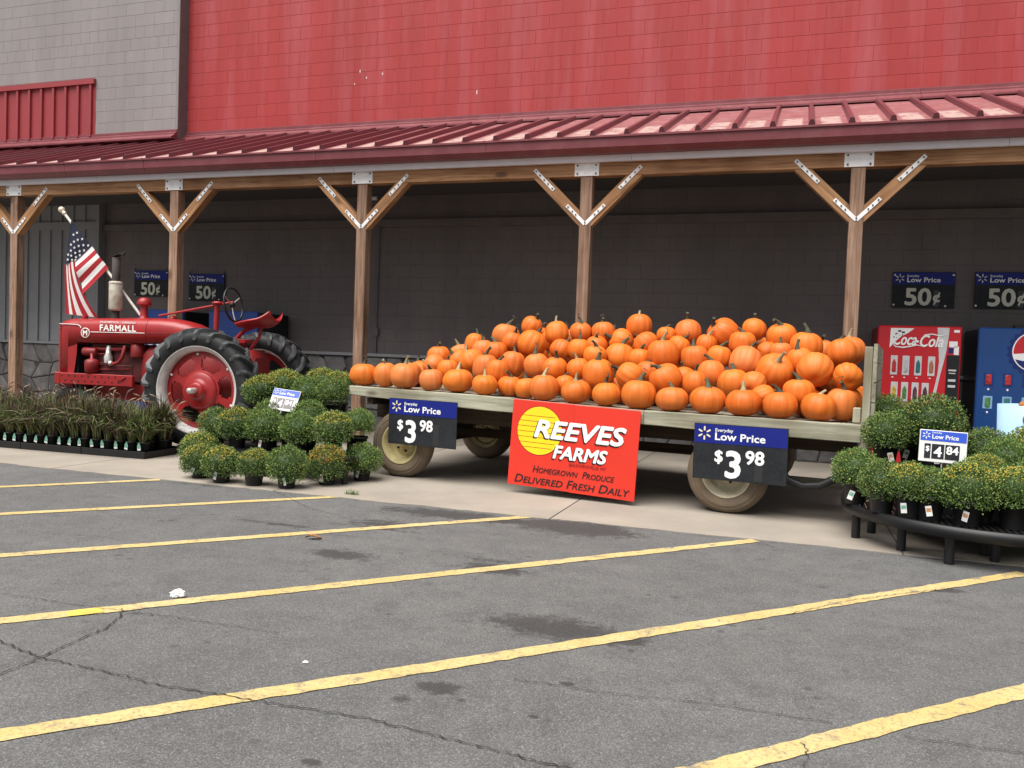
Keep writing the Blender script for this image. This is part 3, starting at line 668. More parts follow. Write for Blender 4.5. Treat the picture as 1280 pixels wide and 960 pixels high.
# ================================================================== pumpkins
def pumpkin_mat():
    m = bpy.data.materials.new('pumpkin_skin'); m.use_nodes = True
    t = m.node_tree; N = t.nodes; L = t.links; b = N['Principled BSDF']; b.inputs['Roughness'].default_value = .5; b.inputs['Specular IOR Level'].default_value = .3
    tc = N.new('ShaderNodeTexCoord'); oi = N.new('ShaderNodeObjectInfo')
    ml = N.new('ShaderNodeMath'); ml.operation = 'MULTIPLY'; ml.inputs[1].default_value = 29; L.new(oi.outputs['Random'], ml.inputs[0])
    ad = N.new('ShaderNodeVectorMath'); ad.operation = 'ADD'; L.new(tc.outputs['Object'], ad.inputs[0]); L.new(ml.outputs[0], ad.inputs[1])
    def nz(sc, d, a, e, to=1.0, vec=None):
        n = N.new('ShaderNodeTexNoise'); n.inputs['Scale'].default_value = sc; n.inputs['Detail'].default_value = d; n.inputs['Roughness'].default_value = .7; L.new(vec or ad.outputs[0], n.inputs['Vector'])
        r = N.new('ShaderNodeMapRange'); r.inputs[1].default_value = a; r.inputs[2].default_value = e; r.inputs[4].default_value = to; L.new(n.outputs[0], r.inputs[0]); return r.outputs[0]
    def mix(f, a, c):
        x = N.new('ShaderNodeMix'); x.data_type = 'RGBA'
        for s_, v in ((0, f), (6, a), (7, c)):
            if hasattr(v, 'links'): L.new(v, x.inputs[s_])
            else: x.inputs[s_].default_value = tuple(v) + (1,)
        return x.outputs[2]
    base = mix(oi.outputs['Random'], (.56, .104, .008), (.66, .165, .014))
    base = mix(nz(1.8, 5, .4, .65, .55), base, (.58, .15, .03))
    sx_ = N.new('ShaderNodeSeparateXYZ'); L.new(tc.outputs['Object'], sx_.inputs[0])
    an = N.new('ShaderNodeMath'); an.operation = 'ARCTAN2'; L.new(sx_.outputs[1], an.inputs[0]); L.new(sx_.outputs[0], an.inputs[1])
    cb = N.new('ShaderNodeCombineXYZ'); L.new(an.outputs[0], cb.inputs[0]); L.new(sx_.outputs[2], cb.inputs[2]); L.new(ml.outputs[0], cb.inputs[1])
    mp = N.new('ShaderNodeMapping'); mp.inputs['Scale'].default_value = (9, 1, 1.4); L.new(cb.outputs[0], mp.inputs[0])
    base = mix(nz(1, 5, .5, .72, .45, mp.outputs[0]), base, (.70, .26, .07))
    mp3 = N.new('ShaderNodeMapping'); mp3.inputs['Scale'].default_value = (20, 1, 2.2); L.new(cb.outputs[0], mp3.inputs[0])
    base = mix(nz(1, 3, .56, .70, .35, mp3.outputs[0]), base, (.42, .085, .012))          # pale streaks down the ribs
    r = N.new('ShaderNodeMapRange'); r.inputs[1].default_value = .72; r.inputs[2].default_value = .95; r.inputs[4].default_value = .75
    wn = N.new('ShaderNodeTexWhiteNoise'); L.new(oi.outputs['Random'], wn.inputs['Vector']); L.new(wn.outputs['Value'], r.inputs[0])
    base = mix(r.outputs[0], base, (.58, .185, .055))                                   # some are duller, pinker
    base = mix(nz(9, 7, .60, .74, .6), base, (.36, .17, .07))                         # scuffs
    L.new(base, b.inputs['Base Color'])
    bp = N.new('ShaderNodeBump'); bp.inputs['Strength'].default_value = .15; bp.inputs['Distance'].default_value = .006
    n = N.new('ShaderNodeTexNoise'); n.inputs['Scale'].default_value = 26; L.new(ad.outputs[0], n.inputs['Vector']); L.new(n.outputs[0], bp.inputs['Height']); L.new(bp.outputs[0], b.inputs['Normal'])
    return m
M_PUMP = pumpkin_mat()
M_STEM = mat('dry_pumpkin_stem', (.060, .060, .034), .8, var=.45, scale=14, bump=.5, bscale=60, rndv=.35)
M_STEM2 = mat('tan_pumpkin_stem', (.27, .23, .13), .8, var=.35, scale=14, bump=.5, bscale=60, rndv=.3)
def pumpkin_mesh(seed):
    r = random.Random(seed); n, k = 56, 22; ribs = r.choice((9, 10, 11, 12)); ph = r.uniform(0, 6); off = r.uniform(0, 50)
    prof = []                                                     # unit sphere of radius .5; dimple top and bottom
    vs = [(0, 0, .415)]; fs = []
    sq = r.uniform(2.1, 2.5)
    for i in range(1, k):
        th = math.pi * i / k
        ct, st = math.cos(th), math.sin(th)
        rr = .5 * (abs(st) ** (2 / sq)); zz = .5 * (1 if ct > 0 else -1) * abs(ct) ** (2 / sq)
        dim = math.exp(-(rr / .13) ** 2) * .075; zz -= dim if zz > 0 else -dim
        for j in range(n):
            a = 2 * math.pi * j / n
            c = abs(math.cos((a * ribs + ph + .5 * math.sin(a * 2 + ph)) / 2))
            depth = 1 - .058 * (1 - c) ** 2.0 * (1.0 - .25 * abs(ct)) * 1.0
            q = Vector((math.cos(a), math.sin(a), ct))
            lump = 1 + .05 * noise.noise(q * 1.1 + Vector((off, 0, 0)))
            vs.append((rr * depth * lump * math.cos(a), rr * depth * lump * math.sin(a), zz * (1 + .04 * noise.noise(q * .9 + Vector((0, off, 0))))))
    vs.append((0, 0, -.42))
    for j in range(n): fs.append((0, 1 + j, 1 + (j + 1) % n))
    for i in range(k - 2):
        for j in range(n): fs.append((1 + i * n + j, 1 + (i + 1) * n + j, 1 + (i + 1) * n + (j + 1) % n, 1 + i * n + (j + 1) % n))
    o = 1 + (k - 2) * n
    for j in range(n): fs.append((o + j, len(vs) - 1, o + (j + 1) % n))
    return MB().add(vs, fs, None, 0, True).mesh('pumpkin', M_PUMP)
PUMP = [pumpkin_mesh(70 + i) for i in range(7)]
def stem_mesh(seed):
    r = random.Random(seed); a = r.uniform(0, 6.28); ln = r.uniform(.20, .38); cv = r.uniform(.06, .28); kind = seed % 4
    pts = []; rad = []; N_ = 8
    for i in range(N_ + 1):
        t = i / N_
        pts.append(Vector((cv * t ** 2 * math.cos(a), cv * t ** 2 * math.sin(a), .40 + ln * t - .10 * cv * t ** 3))); rad.append((.10 * (1 - t) ** 3 + .050 + (.012 if i == N_ else 0)) * (1 if kind else .8))
    mb = MB(); mb.tube(pts, rad, 8)
    for i, v in enumerate(mb.v):                                 # five-sided flutes
        pass
    if seed % 3 == 0:                                             # dried curling tendril
        e = pts[-1]; tp = [e]
        for k in range(14):
            t = k / 13; an = a + 5.5 * t
            tp.append(e + Vector((math.cos(an) * .10 * t + .05 * t, math.sin(an) * .10 * t, .05 + .12 * math.sin(t * 3))))
        mb.tube(tp, .010, 4)
    return mb.mesh('stem', M_STEM if kind else M_STEM2)
STEM = [stem_mesh(i) for i in range(12)]

FRONT = [(454.6, 467.8, 36), (482, 467.5, 32), (505.5, 469.4, 38), (539, 474.5, 31), (572.7, 476.8, 39), (606, 481, 33), (637.5, 483.4, 33), (658, 485, 30), (680, 484, 38), (720, 489.7, 39), (758, 492.5, 38),
         (798.5, 492.5, 44), (840, 500, 40), (884.7, 500, 45), (929, 504, 44), (975, 509, 44), (1023, 510, 46), (1052, 498, 42)]
T2 = [(543, 457, 30), (560, 462, 28), (589, 451, 32), (607, 460, 35), (622, 464, 30), (640.6, 455, 33), (670.6, 457, 33), (694, 460.6, 33), (706, 482, 30), (723, 461.5, 31), (748, 468, 41), (787, 470, 35), (809, 466, 32), (832, 474, 44), (855, 472, 30), (868.5, 479.5, 33),
      (889, 467, 36), (917, 479.5, 42), (941.5, 479.5, 32), (953.7, 495, 30), (968, 465, 48), (998.4, 490.7, 39), (1018.7, 462, 45), (1060, 471, 37)]
T3 = [(549, 445.6, 31), (574, 450, 30), (604, 438, 28), (619.5, 440, 31), (640.6, 427, 28), (665, 430, 37), (702.5, 438, 31), (724, 437, 30), (744, 445, 30), (775, 446.6, 38), (800, 449, 30), (829, 443, 40), (868, 448, 36), (899, 446, 33), (932, 453, 43), (959, 441, 29), (976, 441, 27), (1000, 452, 36), (1052, 441, 39)]
T4 = [(594, 430, 28), (665, 408, 28), (696, 416.6, 31), (726, 415, 29), (754, 415.6, 31), (745.6, 432.5, 29), (776.6, 427, 32), (799, 408, 34), (807.5, 430, 32), (833, 419, 25), (848, 434, 30), (860, 415.5, 33), (883, 431, 28), (904, 417.6, 40), (928, 429, 34), (942.6, 412, 31), (977, 420.5, 38), (1007.6, 433, 40)]
def wl(p):                                                       # world -> wagon frame
    d = Vector(p) - WP0; return Vector((d.dot(WU), -d.dot(WN), p[2]))
def ww(q): return WP0 + WU * q[0] - WN * q[1] + Vector((0, 0, q[2]))
SL = math.tan(math.radians(35))
PK = []
for tier, T in enumerate((FRONT, T2, T3, T4)):
    for i, (px, py, wpx) in enumerate(T):
        d = ray(px, py); best = None
        for k in range(400):
            t = 6.2 + k * .012
            p = CO + d * t; q = wl(p); rr = wpx * t / FPX / 2; rr *= 1.0
            surf = interp(ZD, q.x) + .86 * rr + max(0.0, q.y - .20) * SL
            e = abs(q.z - surf)
            if q.y > .16 and q.y < 1.75 and (best is None or e < best[0]): best = (e, t)
        t = best[1]
        if tier == 0:                                            # the outer row sits right at the edge of the deck
            for k in range(300):
                te = 6.2 + k * .01; q = wl(CO + d * te); rr = wpx * te / FPX / 2
                if q.y > .80 * rr: break
            zr = q.z - interp(ZD, q.x) - .9 * rr
            t = te if zr < .05 else max(te, best[1])
        PK.append(dict(t=t, d=d, w=wpx, tier=tier, i=i, q=wl(CO + d * t), r=wpx * t / FPX / 2 * .98))
def upd(p): p['q'] = wl(CO + p['d'] * p['t']); p['r'] = p['w'] * p['t'] / FPX / 2 * .98
for it in range(60):                                             # slide along the view rays until the fruit do not interpenetrate
    mv = [0.0] * len(PK)
    for i in range(len(PK)):
        for j in range(i):
            a, b = PK[i], PK[j]; dv = a['q'] - b['q']; dist = dv.length; need = (a['r'] + b['r']) * .93
            if dist < need:
                back, front = (i, j) if a['t'] >= b['t'] else (j, i)
                mv[back] += .22 * (need - dist) * 1.3; mv[front] -= .22 * (need - dist) * (.35 if PK[front]['tier'] else .0)
    for p, m_ in zip(PK, mv):
        p['t'] += max(-.03, min(.05, m_)); upd(p)
        if p['tier'] == 0:
            rest_z = interp(ZD, p['q'].x) + .86 * p['r']
            if p['q'].y < p['r'] * .72 : p['t'] += .02; upd(p)
shape = {}
def add_pumpkin(q, r, zs, label, tilt=None, group='pumpkins heaped on the hay wagon', seed=0):
    rr = random.Random(seed * 7 + 3)
    o = put('pumpkin', rr.choice(PUMP), None, tuple(ww(q)))
    o.scale = (2 * r * rr.uniform(.95, 1.05), 2 * r * rr.uniform(.95, 1.05), 2 * r * zs)
    tl = tilt if tilt is not None else rr.choice((.1, .2, .35, .6, .9, 1.3))
    o.rotation_euler = (rr.uniform(-tl, tl * .6), rr.uniform(-tl, tl), rr.uniform(0, 6.28))
    tag(o, label, 'pumpkin', group)
    put('stem', rr.choice(STEM), o, (0, 0, 0))
    return o
TN = ['front row along the wagon edge', 'second tier of the heap', 'third tier of the heap', 'top tier of the heap']
for p in PK:
    rr = random.Random(p['tier'] * 100 + p['i']); zs = rr.uniform(.88, 1.02)
    if p['tier'] == 0:
        zs = min(1.02, max(.8, (p['q'].z - interp(ZD, p['q'].x)) / p['r'] * 1.0)); p['q'].z = interp(ZD, p['q'].x) + p['r'] * zs * .965
    n_ = p['i']; T = (FRONT, T2, T3, T4)[p['tier']]; nn = len(T)
    side = ('%s from left' % ordinal(n_)) if n_ < nn / 2 else ('%s from right' % ordinal(nn - 1 - n_))
    size = 'small' if p['r'] < .128 else ('large' if p['r'] > .158 else 'round')
    add_pumpkin(p['q'], p['r'], zs, '%s orange pumpkin, %s in the %s' % (size, side, TN[p['tier']]), tilt=(.12 if p['tier'] == 0 else None), seed=p['tier'] * 100 + p['i'])
# fruit inside and behind the heap that carry the ones in view
fill = []
allp = [(p['q'], p['r']) for p in PK]
r = random.Random(3)
for lev in range(4):
    y = .32 + .14 * lev
    while y < 2.1 - .2 * lev:
        s = -3.6 + (.15 if lev % 2 else 0)
        while s < .95:
            rad = r.uniform(.135, .155); q = Vector((s + r.uniform(-.03, .03), y + r.uniform(-.03, .03), interp(ZD, s) + rad * .9 + lev * .235))
            top = interp(ZD, s) + .1 + min(max(0, y - .20) * SL, .66, max(0, 2.15 - y) * SL * 1.1) * (1 if s > -2.4 else max(0.0, (s + 3.7) / 1.3))
            if q.z < top + .06 and all((q - a).length > (rad + b) * .86 for a, b in allp):
                fill.append((q, rad)); allp.append((q, rad))
            s += .30
        y += .29
vis = []
allw = [(ww(a), b) for a, b in allp]
for (q, rad) in fill:                                            # leave out the ones the photograph shows nothing of
    c = ww(q); d0 = (c - CO); dist = d0.length; d0.normalize(); u_ = d0.orthogonal().normalized(); v_ = d0.cross(u_); seen = 0
    front = [(p, b) for p, b in allw if (p - CO).length < dist - .02]
    for k in range(48):
        an = k * 2.4; rr_ = rad * math.sqrt((k + .5) / 48) * .97; d1 = (c + u_ * math.cos(an) * rr_ + v_ * math.sin(an) * rr_ - CO).normalized()
        if not any(((p - CO) - d1 * (p - CO).dot(d1)).length < b * .97 for p, b in front): seen += 1
    if seen >= 2: vis.append((proj(c)[0], q, rad, seen))
vis.sort(key=lambda e: e[0])
for i, (px, q, rad, seen) in enumerate(vis):
    nn = len(vis); side = ('%s from left' % ordinal(i)) if i < nn / 2 else ('%s from right' % ordinal(nn - 1 - i))
    add_pumpkin(q, rad, r.uniform(.86, .96), 'orange pumpkin mostly hidden deep in the heap, %s of those in the gaps' % side, tilt=.3, seed=900 + i)
print('pumpkins in view', len(PK), 'in the gaps', len(vis))

# ================================================================== signs
M_SBLUE = mat('sign_blue', s2l((20, 32, 118)), .5, var=.1, scale=3, spec=.25)
M_SBLUE2 = mat('sign_bright_blue', s2l((48, 82, 190)), .35, var=.08, scale=3, spec=.5)
M_SDARK = mat('sign_charcoal', (.016, .018, .021), .55, var=.25, scale=5, spec=.2, dirt=(.05, .05, .055), dirt_amt=.35, dscale=30)
M_SEDGE = mat('sign_edge', (.03, .03, .035), .5)
M_WHITE = mat('white_print', (.80, .80, .80), .5, var=.03)
M_CREAM = mat('cream_print', (.62, .62, .52), .5, var=.03)
M_SPARK = mat('yellow_white_spark', (.78, .68, .42), .5, var=.1)
M_STRIP = mat('clear_plastic_strip', (.026, .027, .03), .3, var=.05)
M_RSIGN = mat('red_sign_board', (.62, .030, .014), .5, var=.05, scale=2)
M_RSIGN2 = mat('red_sign_edge', (.70, .22, .18), .6)
M_SUNY = mat('yellow_print', (.82, .60, .012), .5, var=.03)
M_INK = mat('black_print', (.012, .010, .010), .5, var=.1)
M_MRED = mat('dark_red_print', (.30, .015, .012), .5)
def spark(x, y, z, rad, m, parent):
    mb = MB()
    for k in range(6):
        a = math.pi / 2 + k * math.pi / 3; ca, sa = math.cos(a), math.sin(a)
        o = []
        for (u, v) in ((.36, -.07), (.42, -.105), (.9, -.12), (.99, -.06), (.99, .06), (.9, .12), (.42, .105), (.36, .07)):
            o.append((rad * (u * ca - v * sa), rad * (u * sa + v * ca)))
        mb.prism(o, -.0012, 0)
    return mb.build('spark_emblem', m, parent, (x, y, z))
def price_sign(name, label, loc, rz, w_, h_, digits, logo, blue, group, bolts_=(), tilt=(0, 0), big=True, strips=True):
    t = thing(name, label, 'price sign', loc, rz, group)
    if tilt != (0, 0): t.rotation_euler = (tilt[0], tilt[1], rz)
    y = -.004
    MB().box((0, 0, 0), (w_, .008, h_), bev=.0015).build('board', M_SDARK, t)
    bh = h_ * .335
    MB().box((0, y - .001, h_ / 2 - bh / 2 - .006), (w_ - .012, .002, bh), bev=.0).build('header_band', blue, t)
    zb = h_ / 2 - bh - .006
    spark(-w_ * .385, y - .002, h_ / 2 - bh * .52, bh * .37, logo, t)
    text('Everyday', h_ * .085, -w_ * .27, y - .003, h_ / 2 - bh * .40, M_WHITE, t, bold=.012, fit=w_ * .19)
    text('Low Price', h_ * .185, -w_ * .275, y - .003, h_ / 2 - bh * .84, M_WHITE, t, bold=.024, fit=w_ * .53)
    for (s_, sz, x, z, sx) in digits: text(s_, sz * h_, x * w_, y - .0035, z * h_, M_WHITE if big else M_CREAM, t, name='price_figure', bold=.03, align='CENTER', sx=sx)
    if strips: MB().box((w_ * .21, y - .0008, -h_ * .24), (w_ * .085, .0016, h_ * .46)).build('number_strip', M_STRIP, t)
    for (bx, bz) in bolts_:
        MB().lathe([(.014, 0), (.012, .006), (0, .008)], 10, Matrix.Translation((bx * w_, y, bz * h_)) @ RX90).build('fixing', M_WHITE, t)
    return t
D398 = [('$', .29, -.22, -.17, 1.0), ('3', .66, -.06, -.43, 1.0), ('98', .33, .165, -.17, 1.0)]
def wsign(x0, x1, z0, z1): c = ww(((x0 + x1) / 2, -.04, (z0 + z1) / 2)); return (c.x, c.y, c.z), x1 - x0, z1 - z0
c, w_, h_ = wsign(-3.385, -2.594, .364, .829)
price_sign('price_sign', 'dark three ninety-eight price sign hung over the left front wagon wheel', c, WRZ, w_, h_, [('$', .29, -.32, -.17, 1.0), ('3', .66, -.16, -.43, 1.0), ('98', .33, .065, -.17, 1.0)], M_SPARK, M_SBLUE, 'price signs on the wagon', tilt=(0, math.radians(.4)))
c, w_, h_ = wsign(-.262, .516, .311, .788)
price_sign('price_sign', 'dark three ninety-eight price sign hung over the right front wagon wheel', c, WRZ, w_, h_, D398, M_SPARK, M_SBLUE, 'price signs on the wagon')
D50 = [('50', .66, -.085, -.42, 1.06), ('¢', .40, .215, -.33, 1.1)]
for (x0, z0, lb) in ((1.575, 2.347, 'fifty cent sign on the dark wall above the red soda machine'), (2.535, 2.349, 'fifty cent sign cut by the picture edge above the blue soda machine'),
                     (-10.82, 2.335, 'fifty cent sign on the dark wall left of the timber post behind the tractor'), (-9.635, 2.28, 'fifty cent sign on the dark wall above the tractor steering wheel')):
    t = price_sign('price_sign', lb, (x0, 11.975, z0), 0, .735, .46, D50, M_CREAM, M_SBLUE, 'fifty cent wall signs', bolts_=((-.47, .42), (.47, .42), (-.47, -.43), (.36, -.45)), big=False)
    MB().box((0, .008, 0), (.5, .012, .3)).build('wall_spacer', M_SEDGE, t)
    if x0 < 0:
        for e in (-1, 1): MB().box((e * .355, .002, .25), (.02, .008, .06)).build('hanger', M_SEDGE, t)
# farm sign
rw, rh = 1.25, .805
c = ww((-1.378, -.045, .472))
rs = thing('farm_sign', 'red corrugated sign with yellow sun advertising the farm, hung on the wagon edge', 'sign', tuple(c), WRZ); rs.rotation_euler = (math.radians(-1.5), math.radians(1.75), WRZ)
MB().box((-rw / 4, 0, 0), (rw / 2 - .001, .008, rh)).build('board', M_RSIGN, rs); MB().box((rw / 4, 0, -.003), (rw / 2 - .001, .008, rh)).build('board', M_RSIGN, rs)
MB().box((0, .001, rh / 2 + .004), (rw, .006, .006)).build('board_edge', M_RSIGN2, rs)
sun = MB(); sun.lathe([(.232, 0), (.232, .0012)], 48, RX90); 
so_ = sun.build('sun_outline', M_MRED, rs, (-.335, -.004, .13))
sun = MB(); sun.lathe([(.225, 0), (.225, .0012)], 48, RX90); sun.build('sun_disc', M_SUNY, rs, (-.335, -.0052, .13))
ln = MB()
for k, zz in enumerate((.135, .085, .035, -.015, -.065, -.115, -.16)):
    hw = math.sqrt(.225 ** 2 - zz ** 2); ln.box((-.335 - hw * .08, -.0068, .13 + zz), (2 * hw * .92, .0008, .0045))
ln.build('sun_lines', M_MRED, rs)
for (s_, sz, x, z, sx) in (('REEVES', .225, -.40, .075, .88), ('FARMS', .165, -.19, -.105, .52)):
    text(s_, sz, x - .012, -.0076, z - .012, M_INK, rs, bold=.036, shear=.22, fit=sx)
    text(s_, sz, x, -.0092, z, M_WHITE, rs, bold=.036, shear=.22, fit=sx)
text('BALDWINSVILLE, NY', .040, -.02, -.006, -.165, M_MRED, rs, shear=.22, fit=.36, bold=.008)
text('Homegrown  Produce', .090, .02, -.006, -.262, M_INK, rs, shear=.22, fit=.80, align='CENTER', smallcaps=True, bold=.010)
text('Delivered Fresh Daily', .110, .0, -.006, -.372, M_INK, rs, shear=.22, fit=1.13, align='CENTER', smallcaps=True, bold=.012)
# ================================================================== tractor
TA = math.radians(6.5); TO = Vector((-6.82, 9.064, 0))
TUX = Vector((math.cos(TA), math.sin(TA), 0)); TUY = Vector((-math.sin(TA), math.cos(TA), 0))
def tl(px, py, yl):                                              # pixel -> tractor frame on the plane y = yl
    d = ray(px, py); t = (yl + (TO - CO).dot(TUY)) / d.dot(TUY); p = CO + d * t - TO
    return Vector((p.dot(TUX), yl, p.z))
M_TRED = mat('tractor_red_paint', (.30, .013, .014), .38, var=.14, scale=5, spec=.5, dirt=(.17, .014, .016), dirt_amt=.5, dscale=6, bump=.04, bscale=30)
M_TRED2 = mat('engine_red_paint', (.22, .011, .012), .5, var=.2, scale=9, spec=.45, dirt=(.09, .02, .018), dirt_amt=.7, dscale=8)
M_TYRE = mat('black_tractor_tyre', (.013, .0135, .0145), .68, var=.3, scale=10, bump=.2, bscale=60, dirt=(.045, .043, .04), dirt_amt=.35, dscale=5)
M_LUG = mat('sheen_grey_tyre_lug', (.050, .053, .057), .42, var=.35, scale=12, dirt=(.085, .082, .078), dirt_amt=.4, dscale=6)  # greyer than the tyre: the lugs' shiny highlights are put into the colour
M_SILV = mat('silver_rim_paint', (.66, .64, .63), .45, metal=.1, var=.12, scale=6, dirt=(.36, .30, .25), dirt_amt=.5, dscale=5)
M_BLK = mat('black_enamel', (.014, .014, .015), .4)
M_MUFF = mat('weathered_muffler', (.50, .46, .38), .6, metal=.2, var=.3, scale=14, dirt=(.25, .17, .10), dirt_amt=.6, dscale=9)
M_PIPE = mat('sooty_pipe', (.035, .028, .026), .8, var=.4)
M_STEEL = mat('bare_steel', (.58, .56, .53), .4, metal=.6, var=.2, scale=20)
trc = thing('tractor', 'old red row-crop tractor with flag on its hood parked behind potted grasses', 'tractor', tuple(TO), TA)
def tp(name, mb, m, parent=trc, loc=None): return mb.build(name, m, parent, loc)
def rear_wheel(yc, out):
    root = bpy.data.objects.new('rear_wheel', None); C.objects.link(root); root.parent = trc; root.location = (0, yc, .750)
    F = Matrix.Rotation(math.pi / 2 * out, 4, 'X')                       # lathe Z -> outward
    pr = [(.515, .115), (.55, .145), (.61, .163), (.655, .160), (.688, .14), (.702, .09), (.706, 0), (.702, -.09), (.688, -.14), (.655, -.16), (.61, -.163), (.55, -.145), (.515, -.115)]
    ty = MB(); ty.lathe(pr, 72, F, caps=False); tyo = tp('tyre', ty, M_TYRE, root)
    lg = MB(); n = 21
    for e in (-1, 1):
        for k in range(n):
            a0 = 2 * math.pi * (k + (.5 if e > 0 else 0)) / n; rings = []
            for (h_, da, ri, ro, wdt) in ((-.012, 0, .69, .750, .040), (.05, .075, .69, .752, .038), (.11, .15, .68, .746, .037), (.160, .205, .65, .724, .035), (.178, .240, .60, .678, .028)):
                a = a0 + da * 1.0; ring = []
                for (rr_, dw) in ((ri, -wdt * 1.15), (ro, -wdt * .8), (ro, wdt * .8), (ri, wdt * 1.15)):
                    ring.append((rr_ * math.cos(a + dw), rr_ * math.sin(a + dw), e * h_))
                rings.append(ring)
            lg.loft(rings, F, 0, False)
    tp('lug', lg, M_LUG, root).name = 'tread_lugs'
    rm = MB(); rm.lathe(caps=False, n=64, M=F, prof=[(.518, -.12), (.50, -.11), (.475, -.05), (.468, .03), (.478, .085), (.505, .105), (.517, .118), (.529, .135), (.534, .128), (.525, .108), (.49, -.06)])
    tp('rim', rm, M_SILV, root)
    # pressed wheel disc with six windows
    dm = MB(); bands = [(.03, .065), (.115, .065), (.20, .055), (.215, .035), (.245, .030), (.275, .028), (.375, .020), (.405, .016), (.468, .000)]; n = 72
    vs = [(r_ * math.cos(2 * math.pi * k / n), r_ * math.sin(2 * math.pi * k / n), h_) for (r_, h_) in bands for k in range(n)]; fs = []
    for b in range(len(bands) - 1):
        for k in range(n):
            kk = (k + 3) % 12
            if b == 5 and kk < 9: continue
            if b in (4, 6) and 1 <= kk < 8: continue
            fs.append((b * n + k, b * n + (k + 1) % n, (b + 1) * n + (k + 1) % n, (b + 1) * n + k))
    dm.add(vs, fs, F, 0, True); dm.add([(x, y, z - .025) for x, y, z in vs], fs, F, 0, True)
    for b in (4, 5, 6):
        pass
    tp('wheel_disc', dm, M_TRED, root)
    hb = MB(); hb.lathe([(.225, .028), (.222, .06), (.20, .075), (.15, .085), (.105, .10), (.10, .135), (.085, .15), (.06, .155)], 40, F); tp('hub', hb, M_TRED, root)
    ax = MB(); ax.lathe([(.034, .15), (.034, .27), (.028, .278), (0, .279)], 20, F); tp('axle_end', ax, M_STEEL, root)
    for k in range(6):
        a = 2 * math.pi * (k + .62) / 6
        b = MB(); b.lathe([(.016, .0), (.016, .022), (.006, .026)], 8, F @ Matrix.Translation((.437 * math.cos(a), .437 * math.sin(a), .004)), 0, False); tp('clamp_bolt', b, M_SILV, root)
    return root
rear_wheel(-.735, 1); rear_wheel(.70, -1)
# hood, fuel tank, nose
def sect(x, hw, zt, zb, crown=.02):
    P = [(-hw, zb), (-hw, zt - .15), (-hw * .97, zt - .085), (-hw * .86, zt - .035), (-hw * .55, zt - .004), (0, zt + crown * .4)]
    P += [(-a, b) for a, b in reversed(P[:-1])]
    return [(x, y, z) for y, z in P]
hd = MB(); hd.loft([sect(-2.14, .262, 1.585, 1.27), sect(-1.8, .27, 1.60, 1.268), sect(-1.45, .272, 1.61, 1.275), sect(-1.12, .272, 1.615, 1.29)]); tp('hood', hd, M_TRED)
tk = MB(); tk.loft([sect(-1.114, .272, 1.615, 1.292), sect(-.95, .270, 1.615, 1.30), sect(-.75, .262, 1.60, 1.33), sect(-.58, .24, 1.565, 1.37), sect(-.46, .205, 1.52, 1.41), sect(-.41, .16, 1.485, 1.44)]); tp('fuel_tank', tk, M_TRED)
ns = MB(); ns.loft([sect(-2.455, .19, 1.50, .80, .01), sect(-2.44, .225, 1.535, .80), sect(-2.41, .245, 1.56, .80), sect(-2.34, .255, 1.575, .80), sect(-2.28, .26, 1.582, .80)]); gro = tp('nose', ns, M_TRED)
s2 = MB(); s2.loft([sect(-2.28, .26, 1.582, 1.20), sect(-2.142, .262, 1.586, 1.25)]); tp('nose_cowl', s2, M_TRED, gro)
for e in (-1, 1):
    cheek = MB(); cheek.prism([(-2.28, .80), (-2.20, .80), (-2.17, .95), (-2.15, 1.1), (-2.142, 1.25), (-2.28, 1.25)], e * .255 - .004, e * .255 + .004)
    tp('side_cheek', cheek, M_TRED, gro)
for k in range(19):
    z = .90 + k * .032; b = MB(); b.tube([(-2.395, -.252, z), (-2.445, -.228, z), (-2.468, -.12, z), (-2.47, 0, z), (-2.468, .12, z), (-2.445, .228, z)], .008, 5); tp('louver', b, M_TRED, gro)
b = MB(); b.box((-2.474, 0, 1.2), (.012, .03, .68)); tp('centre_strip', b, M_SILV, gro)
# trim strips and lettering on the near side
b = MB(); b.tube([(-2.42, -.252, 1.505), (-2.25, -.264, 1.502), (-2.13, -.268, 1.498), (-2.09, -.270, 1.48), (-2.08, -.271, 1.455)], .006, 5); tp('trim_strip', b, M_SILV)
b = MB(); b.tube([(-1.93, -.2735, 1.408), (-1.13, -.2755, 1.416)], .0055, 5); tp('trim_strip', b, M_SILV)
b = MB(); b.tube([(-1.10, -.2755, 1.418), (-.80, -.266, 1.425), (-.62, -.25, 1.432)], .004, 5); tp('trim_strip', b, M_TRED2)
M_LET = mat('white_hood_lettering', (.82, .80, .76), .5)
text('FARMALL', .112, -1.80, -.2745, 1.432, M_LET, trc, bold=.03, fit=.53, spacing=1.1)
text('McCORMICK - DEERING', .036, -1.79, -.2735, 1.533, M_LET, trc, bold=.012, fit=.52)
bd = MB(); bd.lathe([(.066, 0), (.066, .004), (.058, .005), (.056, .003), (0, .003)], 28, Matrix.Translation((-2.01, -.271, 1.396)) @ RX90); bo = tp('badge', bd, M_LET)
b2 = MB(); b2.lathe([(.055, 0), (.055, .005)], 28, Matrix.Translation((-2.01, -.271, 1.396)) @ RX90); tp('badge_face', b2, M_TRED2, bo)
text('M', .095, -2.01, -.278, 1.363, M_LET, bo, bold=.03, align='CENTER')
